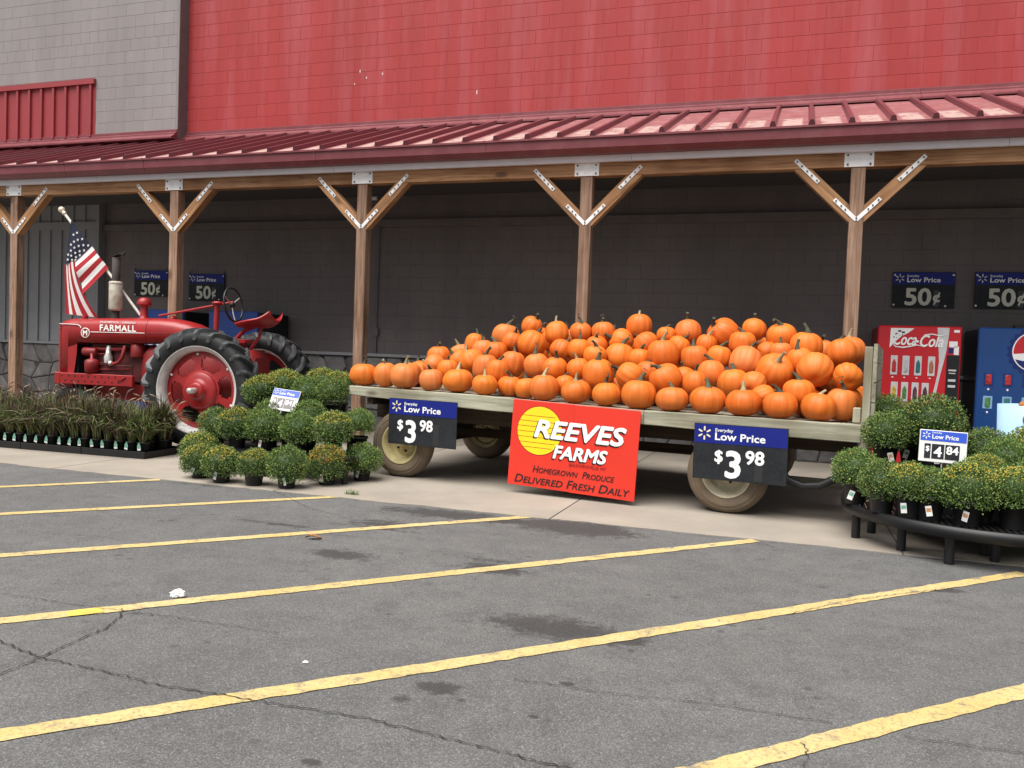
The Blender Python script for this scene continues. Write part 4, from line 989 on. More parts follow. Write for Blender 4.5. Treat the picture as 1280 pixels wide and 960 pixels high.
# frame rails, engine, gearbox
for e in (-1, 1):
    rl = MB(); rl.box((-1.86, e * .275, .79), (1.16, .05, .145), bev=.006)
    rl.box((-2.40, e * .275, .79), (.09, .06, .16), bev=.01)
    if e < 0:
        for k in range(9):
            for z in (.825, .76): rl.lathe([(.013, 0), (.013, .0015)], 10, Matrix.Translation((-2.33 + .1 * k + (.05 if z < .8 else 0), -.3, z)) @ RX90, 1, False)
        rl.prism([(-1.50, .80), (-1.42, .835), (-1.37, .835), (-1.44, .79)], -.315, -.30)
    tp('frame_rail', rl, [M_TRED, M_BLK])
tp('front_bolster', MB().box((-2.32, 0, .74), (.22, .5, .14), bev=.01), M_TRED)
e_ = MB(); e_.box((-1.62, 0, .98), (.80, .34, .44), bev=.02); e_.box((-1.62, 0, 1.225), (.78, .30, .085), bev=.015); e_.box((-1.62, -.172, .90), (.5, .02, .18), bev=.008); eng = tp('engine_block', e_, mat('shade_dark_engine_block', (.085, .009, .010), .55, var=.35, scale=9, dirt=(.02, .012, .012), dirt_amt=.8, dscale=7))  # block red darkened: the engine bay's shade is put into the colour
tp('oil_pan', MB().loft([[(-2.0, -.17, .74), (-2.0, .17, .74), (-1.15, .17, .74), (-1.15, -.17, .74)], [(-1.95, -.13, .55), (-1.95, .13, .55), (-1.2, .13, .52), (-1.2, -.13, .52)]], smooth=False), M_TRED2)
tp('radiator_core', MB().box((-2.20, 0, 1.06), (.10, .44, .46)), M_BLK)
fan = MB()
for k in range(4): fan.box((0, 0, .11), (.012, .06, .19), Matrix.Translation((-2.09, 0, 1.08)) @ Matrix.Rotation(k * math.pi / 2 + .4, 4, 'X') @ Matrix.Rotation(.5, 4, 'Z'))
fan.lathe([(.05, -.02), (.05, .03), (0, .03)], 16, Matrix.Translation((-2.09, 0, 1.08)) @ Matrix.Rotation(math.pi / 2, 4, 'Y')); tp('fan', fan, M_BLK)
f = MB(); f.lathe([(.0, -.11), (.06, -.11), (.085, -.09), (.09, .02), (.08, .06), (.05, .075), (.022, .08), (.022, .15), (0, .15)], 20, Matrix.Translation((-1.93, -.24, .98))); tp('oil_filter', f, M_TRED2)
f = MB(); f.lathe([(.055, -.1), (.06, -.09), (.06, .09), (.05, .1), (0, .1)], 18, Matrix.Translation((-1.98, -.20, 1.15)) @ Matrix.Rotation(math.pi / 2, 4, 'Y')); tp('generator', f, M_TRED2)
f = MB(); f.lathe([(.05, -.05), (.055, .03), (.035, .08), (.03, .12), (0, .12)], 16, Matrix.Translation((-1.70, -.22, 1.06))); f.tube([(-1.70, -.22, 1.17), (-1.70, -.2, 1.23)], .035, 10); tp('carburettor', f, M_STEEL)
f = MB(); f.tube([(-1.68, -.245, 1.02), (-1.58, -.27, 1.0), (-1.50, -.275, 1.03), (-1.455, -.275, 1.09), (-1.44, -.27, 1.16), (-1.44, -.24, 1.24)], .024, 10); tp('intake_pipe', f, M_TRED2)
f = MB(); f.lathe([(.032, -.02), (.034, 0), (.032, .02)], 12, Matrix.Translation((-1.63, -.26, 1.01)) @ Matrix.Rotation(math.pi / 2, 4, 'Y')); tp('hose_clamp', f, M_STEEL)
f = MB(); f.tube([(-1.95, -.18, 1.20), (-1.8, -.19, 1.19), (-1.45, -.19, 1.20)], .03, 8); tp('manifold', f, M_TRED2)
f = MB(); f.lathe([(.085, -.06), (.09, -.05), (.09, .10), (.06, .13), (0, .13)], 18, Matrix.Translation((-1.30, -.17, 1.16))); tp('air_cleaner_bowl', f, M_TRED2)
for (x0, z0, x1, z1) in ((-2.0, 1.12, -1.75, 1.13), (-1.85, 1.0, -1.7, 1.02), (-1.9, .92, -1.4, .94)):
    tp('control_rod', MB().tube([(x0, -.2, z0), (x1, -.2, z1)], .008, 6), M_TRED2)
def rbox(x, hw, zb, zt): return [(x, -hw, zb + .06), (x, -hw, zt - .06), (x, -hw + .05, zt), (x, hw - .05, zt), (x, hw, zt - .06), (x, hw, zb + .06), (x, hw - .05, zb), (x, -hw + .05, zb)]
tp('bell_housing', MB().loft([rbox(-1.24, .17, .60, 1.18), rbox(-1.12, .23, .50, 1.24), rbox(-.98, .24, .48, 1.26), rbox(-.80, .20, .55, 1.24)]), M_TRED2)
tp('gearbox', MB().loft([rbox(-.80, .20, .55, 1.22), rbox(-.3, .24, .52, 1.25), rbox(.30, .25, .50, 1.25), rbox(.38, .2, .55, 1.15)]), M_TRED2)
f = MB(); f.lathe([(.24, -.24), (.20, -.28), (.13, -.45), (.115, -.62), (.12, -.62), (.12, .6), (.115, .6), (.13, .45), (.2, .28), (.24, .24)], 24, Matrix.Translation((0, 0, .742)) @ RX90); tp('rear_axle_housing', f, M_TRED2)
tp('drawbar', MB().box((.45, 0, .42), (.6, .07, .05)).box((.36, 0, .52), (.06, .3, .28)), M_TRED2)
# front: pedestal and twin wheels
tp('steering_pedestal', MB().tube([(-2.28, 0, .70), (-2.22, 0, .36)], [.1, .06], 14), M_TRED2)
tp('front_axle', MB().tube([(-2.22, -.2, .35), (-2.22, .2, .35)], .035, 10), M_TRED2)
for e in (-1, 1):
    root = bpy.data.objects.new('front_wheel', None); C.objects.link(root); root.parent = trc; root.location = (-2.22, e * .17, .352)
    F = Matrix.Rotation(math.pi / 2 * (1 if e < 0 else -1), 4, 'X')
    t = MB(); t.lathe([(.205, -.06), (.24, -.08), (.29, -.085), (.33, -.065), (.345, -.03), (.345, .03), (.33, .065), (.29, .085), (.24, .08), (.205, .06)], 40, F, caps=False); tp('tyre', t, M_TYRE, root)
    t = MB(); t.lathe(caps=False, n=30, M=F, prof=[(.21, -.07), (.19, -.05), (.17, .0), (.19, .05), (.212, .07), (.2, .06), (.165, .02), (.06, .03), (.05, .07), (0, .075)]); tp('rim', t, M_TRED, root)
# exhaust, pre-cleaner
ex = MB(); ex.tube([(-1.70, -.10, 1.585), (-1.70, -.10, 1.62), (-1.70, -.10, 1.715)], [.06, .05, .05], 14); exo = tp('exhaust_base', ex, M_PIPE)
ex = MB(); ex.lathe([(.05, 1.70), (.078, 1.71), (.085, 1.725), (.085, 2.07), (.078, 2.085), (.05, 2.09)], 24, Matrix.Translation((-1.70, -.10, 0)))
ex.lathe([(.087, 2.05), (.089, 2.06), (.087, 2.07)], 24, Matrix.Translation((-1.70, -.10, 0))); tp('muffler', ex, M_MUFF)
ex = MB(); ex.lathe([(.052, 2.085), (.052, 2.40), (.046, 2.40), (.046, 2.12)], 20, Matrix.Translation((-1.70, -.10, 0)), caps=False); pipe = tp('exhaust_pipe', ex, M_PIPE)
cp = MB(); cp.lathe([(0, 0), (.06, 0), (.06, .006), (0, .006)], 16, Matrix.Translation((-1.68, -.10, 2.425)) @ Matrix.Rotation(-.35, 4, 'Y')); cp.box((-1.62, -.10, 2.45), (.06, .03, .035)); cp.tube([(-1.60, -.1, 2.45), (-1.565, -.1, 2.475)], .016, 6); tp('rain_cap', cp, M_PIPE, pipe)
pc = MB(); pc.lathe([(.075, 1.60), (.06, 1.63), (.048, 1.66), (.048, 1.78)], 20, Matrix.Translation((-1.345, 0, 0))); pc.lathe([(.05, 1.775), (.088, 1.785), (.092, 1.80), (.085, 1.845), (.06, 1.878), (.03, 1.89), (0, 1.892)], 24, Matrix.Translation((-1.345, 0, 0))); tp('air_stack', pc, M_TRED)
tp('radiator_cap', MB().lathe([(.04, 0), (.045, .03), (.03, .05), (0, .05)], 14, Matrix.Translation((-2.25, .0, 1.585))), M_TRED)
tp('fuel_cap', MB().lathe([(.05, 0), (.05, .035), (.02, .05), (0, .05)], 16, Matrix.Translation((-.95, .05, 1.615))), M_TRED)
# steering
tp('steering_shaft', MB().tube([(-1.12, 0, 1.655), (-.25, 0, 1.822), (-.04, 0, 1.86)], .015, 8), M_TRED)
sp = MB(); sp.tube([(-.29, 0, 1.28), (-.28, 0, 1.83)], .032, 12); sp.lathe([(.03, 0), (.075, .01), (.07, .035), (.03, .045), (0, .045)], 18, Matrix.Translation((-.27, 0, 1.82))); tp('steering_support', sp, M_TRED)
sw = bpy.data.objects.new('steering_wheel', None); C.objects.link(sw); sw.parent = trc; sw.matrix_local = axis_frame((-.045, 0, 1.825), (.985, 0, .16))
ring = MB(); n = 40; R_ = .218; pts = []
prof = [(R_ + .014 * math.cos(a), .014 * math.sin(a)) for a in [2 * math.pi * k / 8 for k in range(8)]]
ring.lathe(prof, 44, None, 0, True, True); tp('wheel_rim', ring, M_BLK, sw)
for k in range(3):
    a = 2 * math.pi * k / 3 + .5; tp('spoke', MB().tube([(.02 * math.cos(a), .02 * math.sin(a), -.02), (.12 * math.cos(a), .12 * math.sin(a), -.015), (R_ * math.cos(a), R_ * math.sin(a), 0)], .009, 6), M_STEEL, sw)
tp('wheel_hub', MB().lathe([(.035, -.035), (.035, .005), (.02, .012), (0, .012)], 14), M_BLK, sw)
# pan seat
st_ = MB(); nu, nv = 14, 12; V = []
for layer in (0, 1):
    for i in range(nu + 1):
        u = i / nu
        hw = .25 * math.sin(math.pi * min(.93, max(.12, .16 + .62 * u))) ** .75
        for j in range(nv + 1):
            v = -1 + 2 * j / nv
            x = .06 + .50 * u + .03 * (1 - v * v) * u
            z = 1.535 + .03 * u + .12 * abs(v) ** 2.4 * (.30 + .70 * u) + .075 * max(0, (u - .7) / .3) ** 1.7 * (1 - .1 * v * v) + .02 * (1 - u) ** 2
            V.append((x, hw * v, z - .022 * layer))
F_ = []; n1 = (nu + 1) * (nv + 1); wv = nv + 1
for i in range(nu):
    for j in range(nv):
        a = i * wv + j; F_.append((a, a + 1, a + wv + 1, a + wv)); F_.append((n1 + a, n1 + a + wv, n1 + a + wv + 1, n1 + a + 1))
for i in range(nu):
    for j in (0, nv): a = i * wv + j; F_.append((a, a + wv, n1 + a + wv, n1 + a))
for j in range(nv):
    for i in (0, nu): a = i * wv + j; F_.append((a, n1 + a, n1 + a + 1, a + 1))
st_.add(V, F_, None, 0, True); tp('seat', st_, M_TRED)
tp('seat_spring', MB().tube([(.30, 0, 1.57), (.12, 0, 1.50), (.02, 0, 1.40), (-.02, 0, 1.25)], .03, 8).tube([(.36, 0, 1.56), (.33, 0, 1.42), (.2, 0, 1.24)], .022, 8), M_TRED)
tp('seat_bracket', MB().box((.10, -.13, 1.36), (.22, .02, .05), bev=.004).box((.10, .13, 1.36), (.22, .02, .05), bev=.004).box((.02, 0, 1.30), (.12, .3, .12), bev=.01), M_TRED)
tp('brake_lever', MB().tube([(-.15, -.28, 1.15), (-.1, -.3, 1.45)], .012, 6), M_TRED2)

# ================================================================== flag on the tractor
M_POLE = mat('white_flag_pole', (.62, .60, .54), .5, var=.15)
M_FIN = mat('gilt_finial', (.70, .62, .45), .35, metal=.4)
M_FR = mat('flag_red', (.33, .013, .022), .85, var=.1, scale=20)
M_FW = mat('flag_white', (.66, .64, .62), .85, var=.05, scale=20)
M_FB = mat('flag_navy', (.006, .009, .026), .85, var=.15, scale=20)
flag = thing('flag', 'stars and stripes flag drooping from a slanted white pole on the tractor hood', 'flag', tuple(TO), TA)
p0, p1 = tl(80, 266, 0.02), tl(177, 393, .02)
MB().tube([p0, p1 + Vector((0, 0, -.03))], .018, 10).build('pole', M_POLE, flag)
dd = (p0 - p1).normalized()
fn = MB(); fn.lathe([(.02, -.03), (.03, -.02), (.03, 0), (.02, .01), (.036, .03), (.045, .055), (.036, .08), (.015, .095), (0, .097)], 16, axis_frame(p0, dd)); fn.build('finial', M_FIN, flag)
def zp(zx, zy, yl): return tl(60 + zx / 6, 260 + zy / 6, yl)
def patch(cA, cB, cC, cD, nu, nv, colf, amp, ph, curve=None):
    """A-B top edge (u), D-C bottom edge; colf(u, v) -> material"""
    mb = MB(); V = []
    for j in range(nv + 1):
        v = j / nv
        for i in range(nu + 1):
            u = i / nu
            a = cA.lerp(cB, u); d = cD.lerp(cC, u); p = a.lerp(d, v)
            if curve: p = p + curve(u, v)
            p = p + Vector((0, amp * math.sin(u * 7.5 + ph + v * 1.4) * (.3 + .7 * v), 0)); V.append(p)
    for j in range(nv):
        for i in range(nu):
            a = j * (nu + 1) + i; mb.add([V[a], V[a + 1], V[a + nu + 2], V[a + nu + 1]], [(0, 1, 2, 3)], None, colf((i + .5) / nu, (j + .5) / nv), True)
    return mb
MS = [M_FR, M_FW, M_FB]
A_, E_, B_ = zp(172, 92, -.01), zp(328, 287, -.01), zp(452, 450, -.01)
D_, F2, C_ = zp(122, 418, -.07), zp(200, 402, -.09), zp(262, 648, -.09)
# canton: u along the hoist, v down the fly
ca = patch(A_, E_, F2, D_, 16, 14, lambda u, v: 2, .018, .6)
ca.build('canton', MS, flag)
stp = patch(E_, B_, C_, F2, 24, 10, lambda u, v: 1 if int(u * 6) % 2 == 0 else 0, .02, 1.1); stp.build('stripes', MS, flag)
G0, G1, H1, H0 = zp(122, 428, -.055), zp(196, 396, -.085), zp(374, 822, -.03), zp(120, 792, -.03)
cB_ = zp(262, 648, -.085)
def cur(u, v):
    # right edge bulges left so that it passes through the fold tip
    lin = G1.lerp(H1, .58); off = cB_ - lin
    return off * (u * 4 * v * (1 - v) * .95)
lowp = patch(G0, G1, H1, H0, 28, 14, lambda u, v: 0 if int(u * 7) % 2 == 0 else 1, .028, .2, cur); lowp.build('stripes', MS, flag)
def star(c, rad, mb):
    pts = []
    for k in range(10):
        a = math.pi / 2 + k * math.pi / 5; r_ = rad if k % 2 == 0 else rad * .45; pts.append((c[0] + r_ * math.cos(a), c[2] + r_ * math.sin(a)))
    mb.prism(pts, c[1] - .004, c[1] - .002)
sm = MB()
for i in range(7):
    for j in range(7):
        if (i + j) % 2: continue
        u, v = (i + .7) / 7.4, (j + .7) / 7.4
        if u < .1: continue
        p = A_.lerp(E_, u).lerp(D_.lerp(F2, u), v); p = p + Vector((0, .018 * math.sin(u * 7.5 + .6 + v * 1.4) * (.3 + .7 * v) - .004, 0))
        star(p, .021, sm)
sm.build('stars', M_FW, flag)
# ================================================================== vending machines
M_VRED = mat('vending_red', (.50, .010, .018), .3, var=.06, scale=2, spec=.5)
M_VSIDE = mat('vending_dark_red_side', (.16, .008, .012), .4)
M_VBLUE = mat('vending_blue', (.008, .052, .20), .3, var=.12, scale=1.5, spec=.5)
M_VBLUE2 = mat('vending_bright_blue', (.008, .035, .17), .35, var=.1, scale=1.5)
M_VBLK = mat('vending_black', (.012, .012, .014), .3)
M_PALE = mat('button_window', (.55, .55, .56), .3, var=.1, scale=10)
M_GLB = mat('emblem_blue', (.008, .02, .13), .3)
M_GLR = mat('emblem_red', (.50, .02, .03), .3)
M_PBLUE = mat('pale_blue_print', (.20, .38, .60), .4)  # plain pale blue for the lower row of selection buttons
canm = [mat('can_print_%s' % n, c, .35, var=.5, scale=30) for n, c in (('red', (.40, .03, .03)), ('silver', (.42, .42, .45)), ('teal', (.03, .13, .14)), ('rust', (.35, .13, .08)), ('gold', (.52, .36, .05)), ('green', (.08, .20, .06)), ('plum', (.10, .03, .05)), ('brown', (.07, .03, .025)))]
def machine(name, label, x0, body, side):
    t = thing(name, label, 'vending machine', (x0 + .46, 11.07, .006), 0, 'vending machines against the store wall')
    MB().box((0, .46, .93), (.92, .80, 1.77), bev=.01).build('cabinet', side, t)
    MB().box((0, .035, .95), (.918, .06, 1.76), bev=.014).build('door', body, t)
    for e in (-1, 1): MB().box((e * .38, .4, .03), (.08, .6, .05)).build('foot', M_VBLK, t)
    return t
vc = machine('vending_machine', 'red soda vending machine with white script lettering behind the mums', .983, M_VRED, M_VSIDE)
fy = .004
MB().prism([(-.32, 1.80), (-.06, 1.80), (-.12, 1.75), (-.20, 1.70), (-.27, 1.63), (-.325, 1.56)], fy - .003, fy).build('corner_print', M_WHITE, vc)
dots = MB()
for (x, z) in ((-.22, 1.765), (-.18, 1.75), (-.25, 1.73), (-.20, 1.72), (-.27, 1.69)): dots.box((x, fy - .004, z), (.035, .002, .02))
dots.build('corner_marks', M_VBLK, vc)
text('Coca', .20, -.30, fy - .005, 1.60, M_WHITE, vc, bold=.018, shear=.32, fit=.25)
text('-', .20, -.045, fy - .005, 1.60, M_WHITE, vc, bold=.018, fit=.03)
text('Cola', .20, -.01, fy - .005, 1.585, M_WHITE, vc, bold=.018, shear=.32, fit=.25)
sw_ = MB(); pts = [(-.30, 1.62), (-.26, 1.575), (-.18, 1.565), (-.10, 1.58), (-.02, 1.60), (.05, 1.585)]
sw_.tube([(x, fy - .004, z) for x, z in pts], [.004, .008, .010, .009, .006, .002], 5)
pts = [(.02, 1.68), (.06, 1.725), (.14, 1.735), (.22, 1.715), (.30, 1.73)]; sw_.tube([(x, fy - .004, z) for x, z in pts], [.003, .007, .008, .008, .003], 5); sw_.build('script_flourish', M_WHITE, vc)
rbn = MB(); L_ = [(.19, .32, 1.815), (.20, .315, 1.70), (.215, .30, 1.55), (.225, .275, 1.40), (.215, .245, 1.25), (.19, .222, 1.10), (.16, .195, .95), (.13, .17, .8), (.11, .15, .5)]
V = [(a, fy - .002, z) for a, b_, z in L_] + [(b_, fy - .002, z) for a, b_, z in L_]; n = len(L_)
rbn.add(V, [(i, i + 1, n + i + 1, n + i) for i in range(n - 1)]); rbn.build('ribbon_print', M_PALE, vc)
for row, (z, xs) in enumerate(((1.35, (-.265, -.135, .0, .145)), (1.03, (-.25, -.135, -.02, .09)))):
    for k, x in enumerate(xs):
        b = MB().box((x, fy - .003, z), (.078, .008, .235), bev=.003).build('selection_button', M_PALE, vc)
        cn = MB(); cn.lathe([(.0, -.075), (.022, -.075), (.027, -.06), (.027, .03), (.018, .065), (.012, .085), (0, .085)], 12, Matrix.Translation((x, fy - .004, z - .01)) @ Matrix.Diagonal((1, .25, 1, 1))); cn.build('drink_picture', canm[row * 4 + k], b)
        MB().box((x - .01, fy - .002, z - .145), (.02, .003, .012)).build('price_tab', M_WHITE, vc)
MB().box((.375, fy - .004, 1.16), (.135, .012, .66), bev=.004).build('coin_panel', M_VBLK, vc)
for (x, z, w_, h_) in ((.37, 1.31, .085, .018), (.37, 1.275, .07, .012), (.37, 1.19, .08, .028), (.37, 1.12, .08, .028), (.345, .93, .03, .03), (.40, .90, .03, .08)): MB().box((x, fy - .013, z), (w_, .006, h_)).build('coin_slot', M_PALE, vc)
for (x, z, w_, h_) in ((.37, 1.62, .09, .07), (.405, 1.545, .05, .10), (.40, 1.775, .06, .03)): MB().box((x, fy - .002, z), (w_, .003, h_)).build('sticker', M_WHITE, vc)
MB().box((.345, fy - .0025, 1.545), (.05, .003, .06)).build('sticker', M_GLB, vc)
MB().box((0, fy - .002, .42), (.6, .01, .22), bev=.01).build('delivery_door', M_VBLK, vc)

vp_ = machine('vending_machine', 'blue soda vending machine with bottle-cap emblem cut by the right picture edge', 2.075, M_VBLUE, M_VBLK)
cap = MB(); o = []
for k in range(120):
    a = 2 * math.pi * k / 120; r_ = .275 + .014 * math.cos(a * 21); o.append((r_ * math.cos(a) + .13, r_ * math.sin(a) + 1.56))
cap.prism(o, fy - .006, fy); cap.build('bottle_cap_print', M_GLB, vp_)
gl = MB(); gl.lathe([(.235, 0), (.235, .003)], 48, Matrix.Translation((.13, fy - .006, 1.56)) @ RX90); gl.build('emblem_ring', M_WHITE, vp_)
def half(top, m, y):
    o = []; R_ = .222
    if top:
        o = [(R_ * math.cos(a), R_ * math.sin(a)) for a in [math.radians(-8 + 196 * k / 30) for k in range(31)]]
        o += [(-.12, -.02), (-.04, .01), (.04, .045), (.12, .04)]
    else:
        o = [(R_ * math.cos(a), R_ * math.sin(a)) for a in [math.radians(205 + 130 * k / 30) for k in range(31)]]
        o += [(.10, -.04), (.02, -.07), (-.06, -.10), (-.12, -.11)]
    MB().prism([(x + .13, z + 1.56) for x, z in o], y - .002, y).build('emblem_half', m, vp_)
half(True, M_GLR, fy - .0095); half(False, M_GLB, fy - .0095)
for row, (z, xs) in enumerate(((1.22, (-.33, -.13, .07, .27)), (.95, (-.33, -.13, .07, .27)))):
    for k, x in enumerate(xs):
        b = MB().box((x, fy - .003, z), (.10, .008, .15), bev=.004).build('selection_button', M_PBLUE if row else M_VBLUE2, vp_)
        cn = MB(); cn.lathe([(0, -.06), (.028, -.06), (.033, -.045), (.033, .045), (.026, .06), (0, .06)], 12, Matrix.Translation((x, fy - .004, z)) @ Matrix.Diagonal((1, .25, 1, 1))); cn.build('drink_picture', canm[(0, 0, 1, 3, 5, 2, 4, 1)[row * 4 + k]], b)
        MB().lathe([(.012, 0), (.012, .004)], 10, Matrix.Translation((x, fy - .002, z - .115)) @ RX90).build('price_tab', M_WHITE, vp_)
MB().box((0, .2, 1.85), (.12, .1, .04), bev=.005).build('lock_hasp', M_VBLK, vp_)
for x0, lb in ((-10.28, 'bright blue vending machine behind the tractor hood and exhaust'), (-8.86, 'bright blue vending machine behind the tractor steering wheel')):
    m_ = machine('vending_machine', lb, x0, M_VBLUE2, M_VBLK)
    for k in range(4): MB().box((-.33 + .16 * k, fy - .002, 1.25), (.09, .006, .18)).build('selection_button', M_PALE, m_)

# ================================================================== round display bin
M_BINB = mat('sky_blue_bin_print', (.36, .55, .74), .5, var=.15, scale=2)
M_BING = mat('meadow_green_print', (.10, .22, .04), .5, var=.3, scale=8)
M_SNACK = mat('golden_snack', (.45, .17, .045), .55, var=.4, scale=18, bump=.3, bscale=40)
bc = atY(1247, 520, 9.2); bx = bc.x + .46
bin_ = thing('display_bin', 'round sky-blue cardboard display bin printed with golden snacks beside the blue soda machine', 'bin', (bx, 9.2, .006))
MB().lathe([(.43, 0), (.46, 1.0), (.45, 1.0), (.425, .03), (0, .03)], 40).build('drum', M_BINB, bin_)
g_ = MB()
o = [( -2.95 + 2.76 * k / 40) for k in range(41)]
V = []
for a in o: V.append((.445 * math.cos(a), .445 * math.sin(a), .02)); V.append(((.4535 + .002) * math.cos(a), (.4535 + .002) * math.sin(a), .60 + .03 * math.sin(a * 7) + .012 * math.sin(a * 17)))
V = [(x * 1.008, y * 1.008, z) for x, y, z in V]
g_.add(V, [(2 * i, 2 * i + 2, 2 * i + 3, 2 * i + 1) for i in range(40)], None, 0, True); g_.build('meadow_print', M_BING, bin_)
r = random.Random(8); sn = MB()
for k in range(46):
    a = -math.pi / 2 - .80 + r.uniform(-.02, 1.2); z = r.uniform(.34, .9) ; rr_ = r.uniform(.025, .055)
    sn.lathe([(0, -.4 * rr_), (rr_ * .8, -.2 * rr_), (rr_, 0), (rr_ * .75, .3 * rr_), (0, .4 * rr_)], 9, axis_frame((.458 * math.cos(a), .458 * math.sin(a), z), (math.cos(a), math.sin(a), 0)) @ Matrix.Rotation(r.uniform(0, 3), 4, 'Z') @ Matrix.Diagonal((1, .7, 1, 1)))
sn.build('snack_print', M_SNACK, bin_)
for k in range(14):
    a = r.uniform(0, 6.28); d_ = r.uniform(0, .33); rr_ = r.uniform(.07, .1)
    MB().lathe([(0, -.5 * rr_), (rr_ * .8, -.3 * rr_), (rr_, 0), (rr_ * .8, .3 * rr_), (0, .5 * rr_)], 12, Matrix.Translation((d_ * math.cos(a), d_ * math.sin(a), .97 + r.uniform(-.01, .03)))).build('snack_bag', M_SNACK, bin_)
MB().lathe([(.43, .94), (0, .95)], 24).build('fill', M_SNACK, bin_)

# ================================================================== potted mums
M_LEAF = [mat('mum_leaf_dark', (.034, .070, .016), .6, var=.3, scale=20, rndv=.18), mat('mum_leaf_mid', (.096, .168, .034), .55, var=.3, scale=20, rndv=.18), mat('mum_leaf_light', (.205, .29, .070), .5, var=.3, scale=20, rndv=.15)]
M_BUDG = mat('mum_green_bud', (.25, .30, .08), .6, var=.25)
M_BUDY = mat('mum_yellow_bloom', (.50, .37, .045), .6, var=.25)
M_BUDO = mat('mum_orange_bloom', (.46, .21, .025), .6, var=.3)
M_POT = mat('black_nursery_pot', (.010, .010, .011), .45, var=.2)
M_TAG = mat('white_plant_tag', (.70, .70, .68), .5, var=.05)
M_TAGP = [mat('tag_print_pink', (.42, .16, .18), .5, var=.4, scale=60), mat('tag_print_green', (.16, .38, .28), .5, var=.3, scale=60), mat('tag_print_orange', (.45, .22, .10), .5, var=.4, scale=60)]
def mum_mesh(seed, style):
    r = random.Random(seed); mb = MB(); off = Vector((seed * 3.1, 0, 0))
    # unit crown: half width 1, centred at the crown centre
    def rad(n): return 1 + .10 * noise.noise(n * 1.9 + off) + .09 * noise.noise(n * 4.6 + off)
    # dark leafy core
    co = []; N1, N2 = 16, 10
    for i in range(N2 + 1):
        th = math.pi * i / N2 * .75
        for j in range(N1):
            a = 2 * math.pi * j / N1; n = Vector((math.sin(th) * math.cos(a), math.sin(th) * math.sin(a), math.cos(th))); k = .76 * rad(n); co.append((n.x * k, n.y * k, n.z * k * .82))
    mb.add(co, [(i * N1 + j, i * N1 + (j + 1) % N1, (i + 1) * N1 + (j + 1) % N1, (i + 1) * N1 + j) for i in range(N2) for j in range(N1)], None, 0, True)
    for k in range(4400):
        z = r.uniform(-.72, 1); a = r.uniform(0, 6.2832); s_ = math.sqrt(max(0, 1 - z * z)); n = Vector((s_ * math.cos(a), s_ * math.sin(a), z))
        d = r.choice((.78, .86, .92, .97, 1.0, 1.03, 1.06)) * r.uniform(.95, 1.06); p = n * (rad(n) * d); p.z *= .86 if p.z > 0 else .92
        t = Vector((r.uniform(-1, 1), r.uniform(-1, 1), r.uniform(-.3, 1))); t = (t + n * .9).normalized()
        sd2 = t.cross(Vector((r.uniform(-1, 1), r.uniform(-1, 1), r.uniform(-1, 1)))).normalized()
        L_ = r.uniform(.055, .10); W2 = L_ * r.uniform(.26, .42); up_ = t.cross(sd2) * (L_ * .15)
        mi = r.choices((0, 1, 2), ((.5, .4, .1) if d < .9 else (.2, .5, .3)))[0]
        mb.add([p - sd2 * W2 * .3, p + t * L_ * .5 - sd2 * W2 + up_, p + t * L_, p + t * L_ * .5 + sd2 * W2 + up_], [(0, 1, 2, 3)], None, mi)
    nb = {'green': 420, 'yellow': 700, 'orange': 800}[style]
    for k in range(nb):
        z = r.uniform(-.3, 1) if style == 'green' else (r.uniform(-.2, 1) if r.random() < .4 else r.uniform(.35, 1))
        a = r.uniform(0, 6.2832); s_ = math.sqrt(max(0, 1 - z * z)); n = Vector((s_ * math.cos(a), s_ * math.sin(a), z))
        p = n * rad(n) * r.uniform(1.0, 1.07); p.z *= .82
        top = z + .35 * noise.noise(n * 2 + off + Vector((9, 9, 9)))
        mi = 3
        if style == 'yellow' and top > .45 and r.random() < .8: mi = 4
        elif style == 'orange' and top > .25 and r.random() < .9: mi = 5 if r.random() < .75 else 4
        elif style == 'green' and r.random() < .06: mi = 4
        sz = r.uniform(.018, .03) * (1.25 if mi > 3 else 1)
        u = n.orthogonal().normalized(); w2 = n.cross(u)
        mb.add([p + u * sz, p + w2 * sz, p - u * sz, p - w2 * sz, p + n * sz * .9], [(0, 1, 4), (1, 2, 4), (2, 3, 4), (3, 0, 4)], None, mi)
    me = bpy.data.meshes.new('crown'); me.from_pydata(mb.v, [], mb.f)
    for m_ in M_LEAF + [M_BUDG, M_BUDY, M_BUDO]: me.materials.append(m_)
    me.polygons.foreach_set('material_index', mb.m); me.polygons.foreach_set('use_smooth', mb.sm); me.update(); return me
MUM = {s_: [mum_mesh(20 + i + 10 * k, s_) for i in range(2 if s_ != 'green' else 3)] for k, s_ in enumerate(('green', 'yellow', 'orange'))}
pot_me = MB().lathe([(.072, 0), (.095, .15), (.104, .152), (.104, .172), (.092, .172), (.088, .15), (0, .15)], 18).mesh('pot', M_POT)
tag_me = [MB().box((0, 0, 0), (.038, .002, .07)).add([(-.015, -.0022, -.005), (.015, -.0022, -.005), (.015, -.0022, .02), (-.015, -.0022, .02)], [(0, 1, 2, 3)], None, 1).mesh('plant_tag', [M_TAG, t_]) for t_ in M_TAGP[1:]]
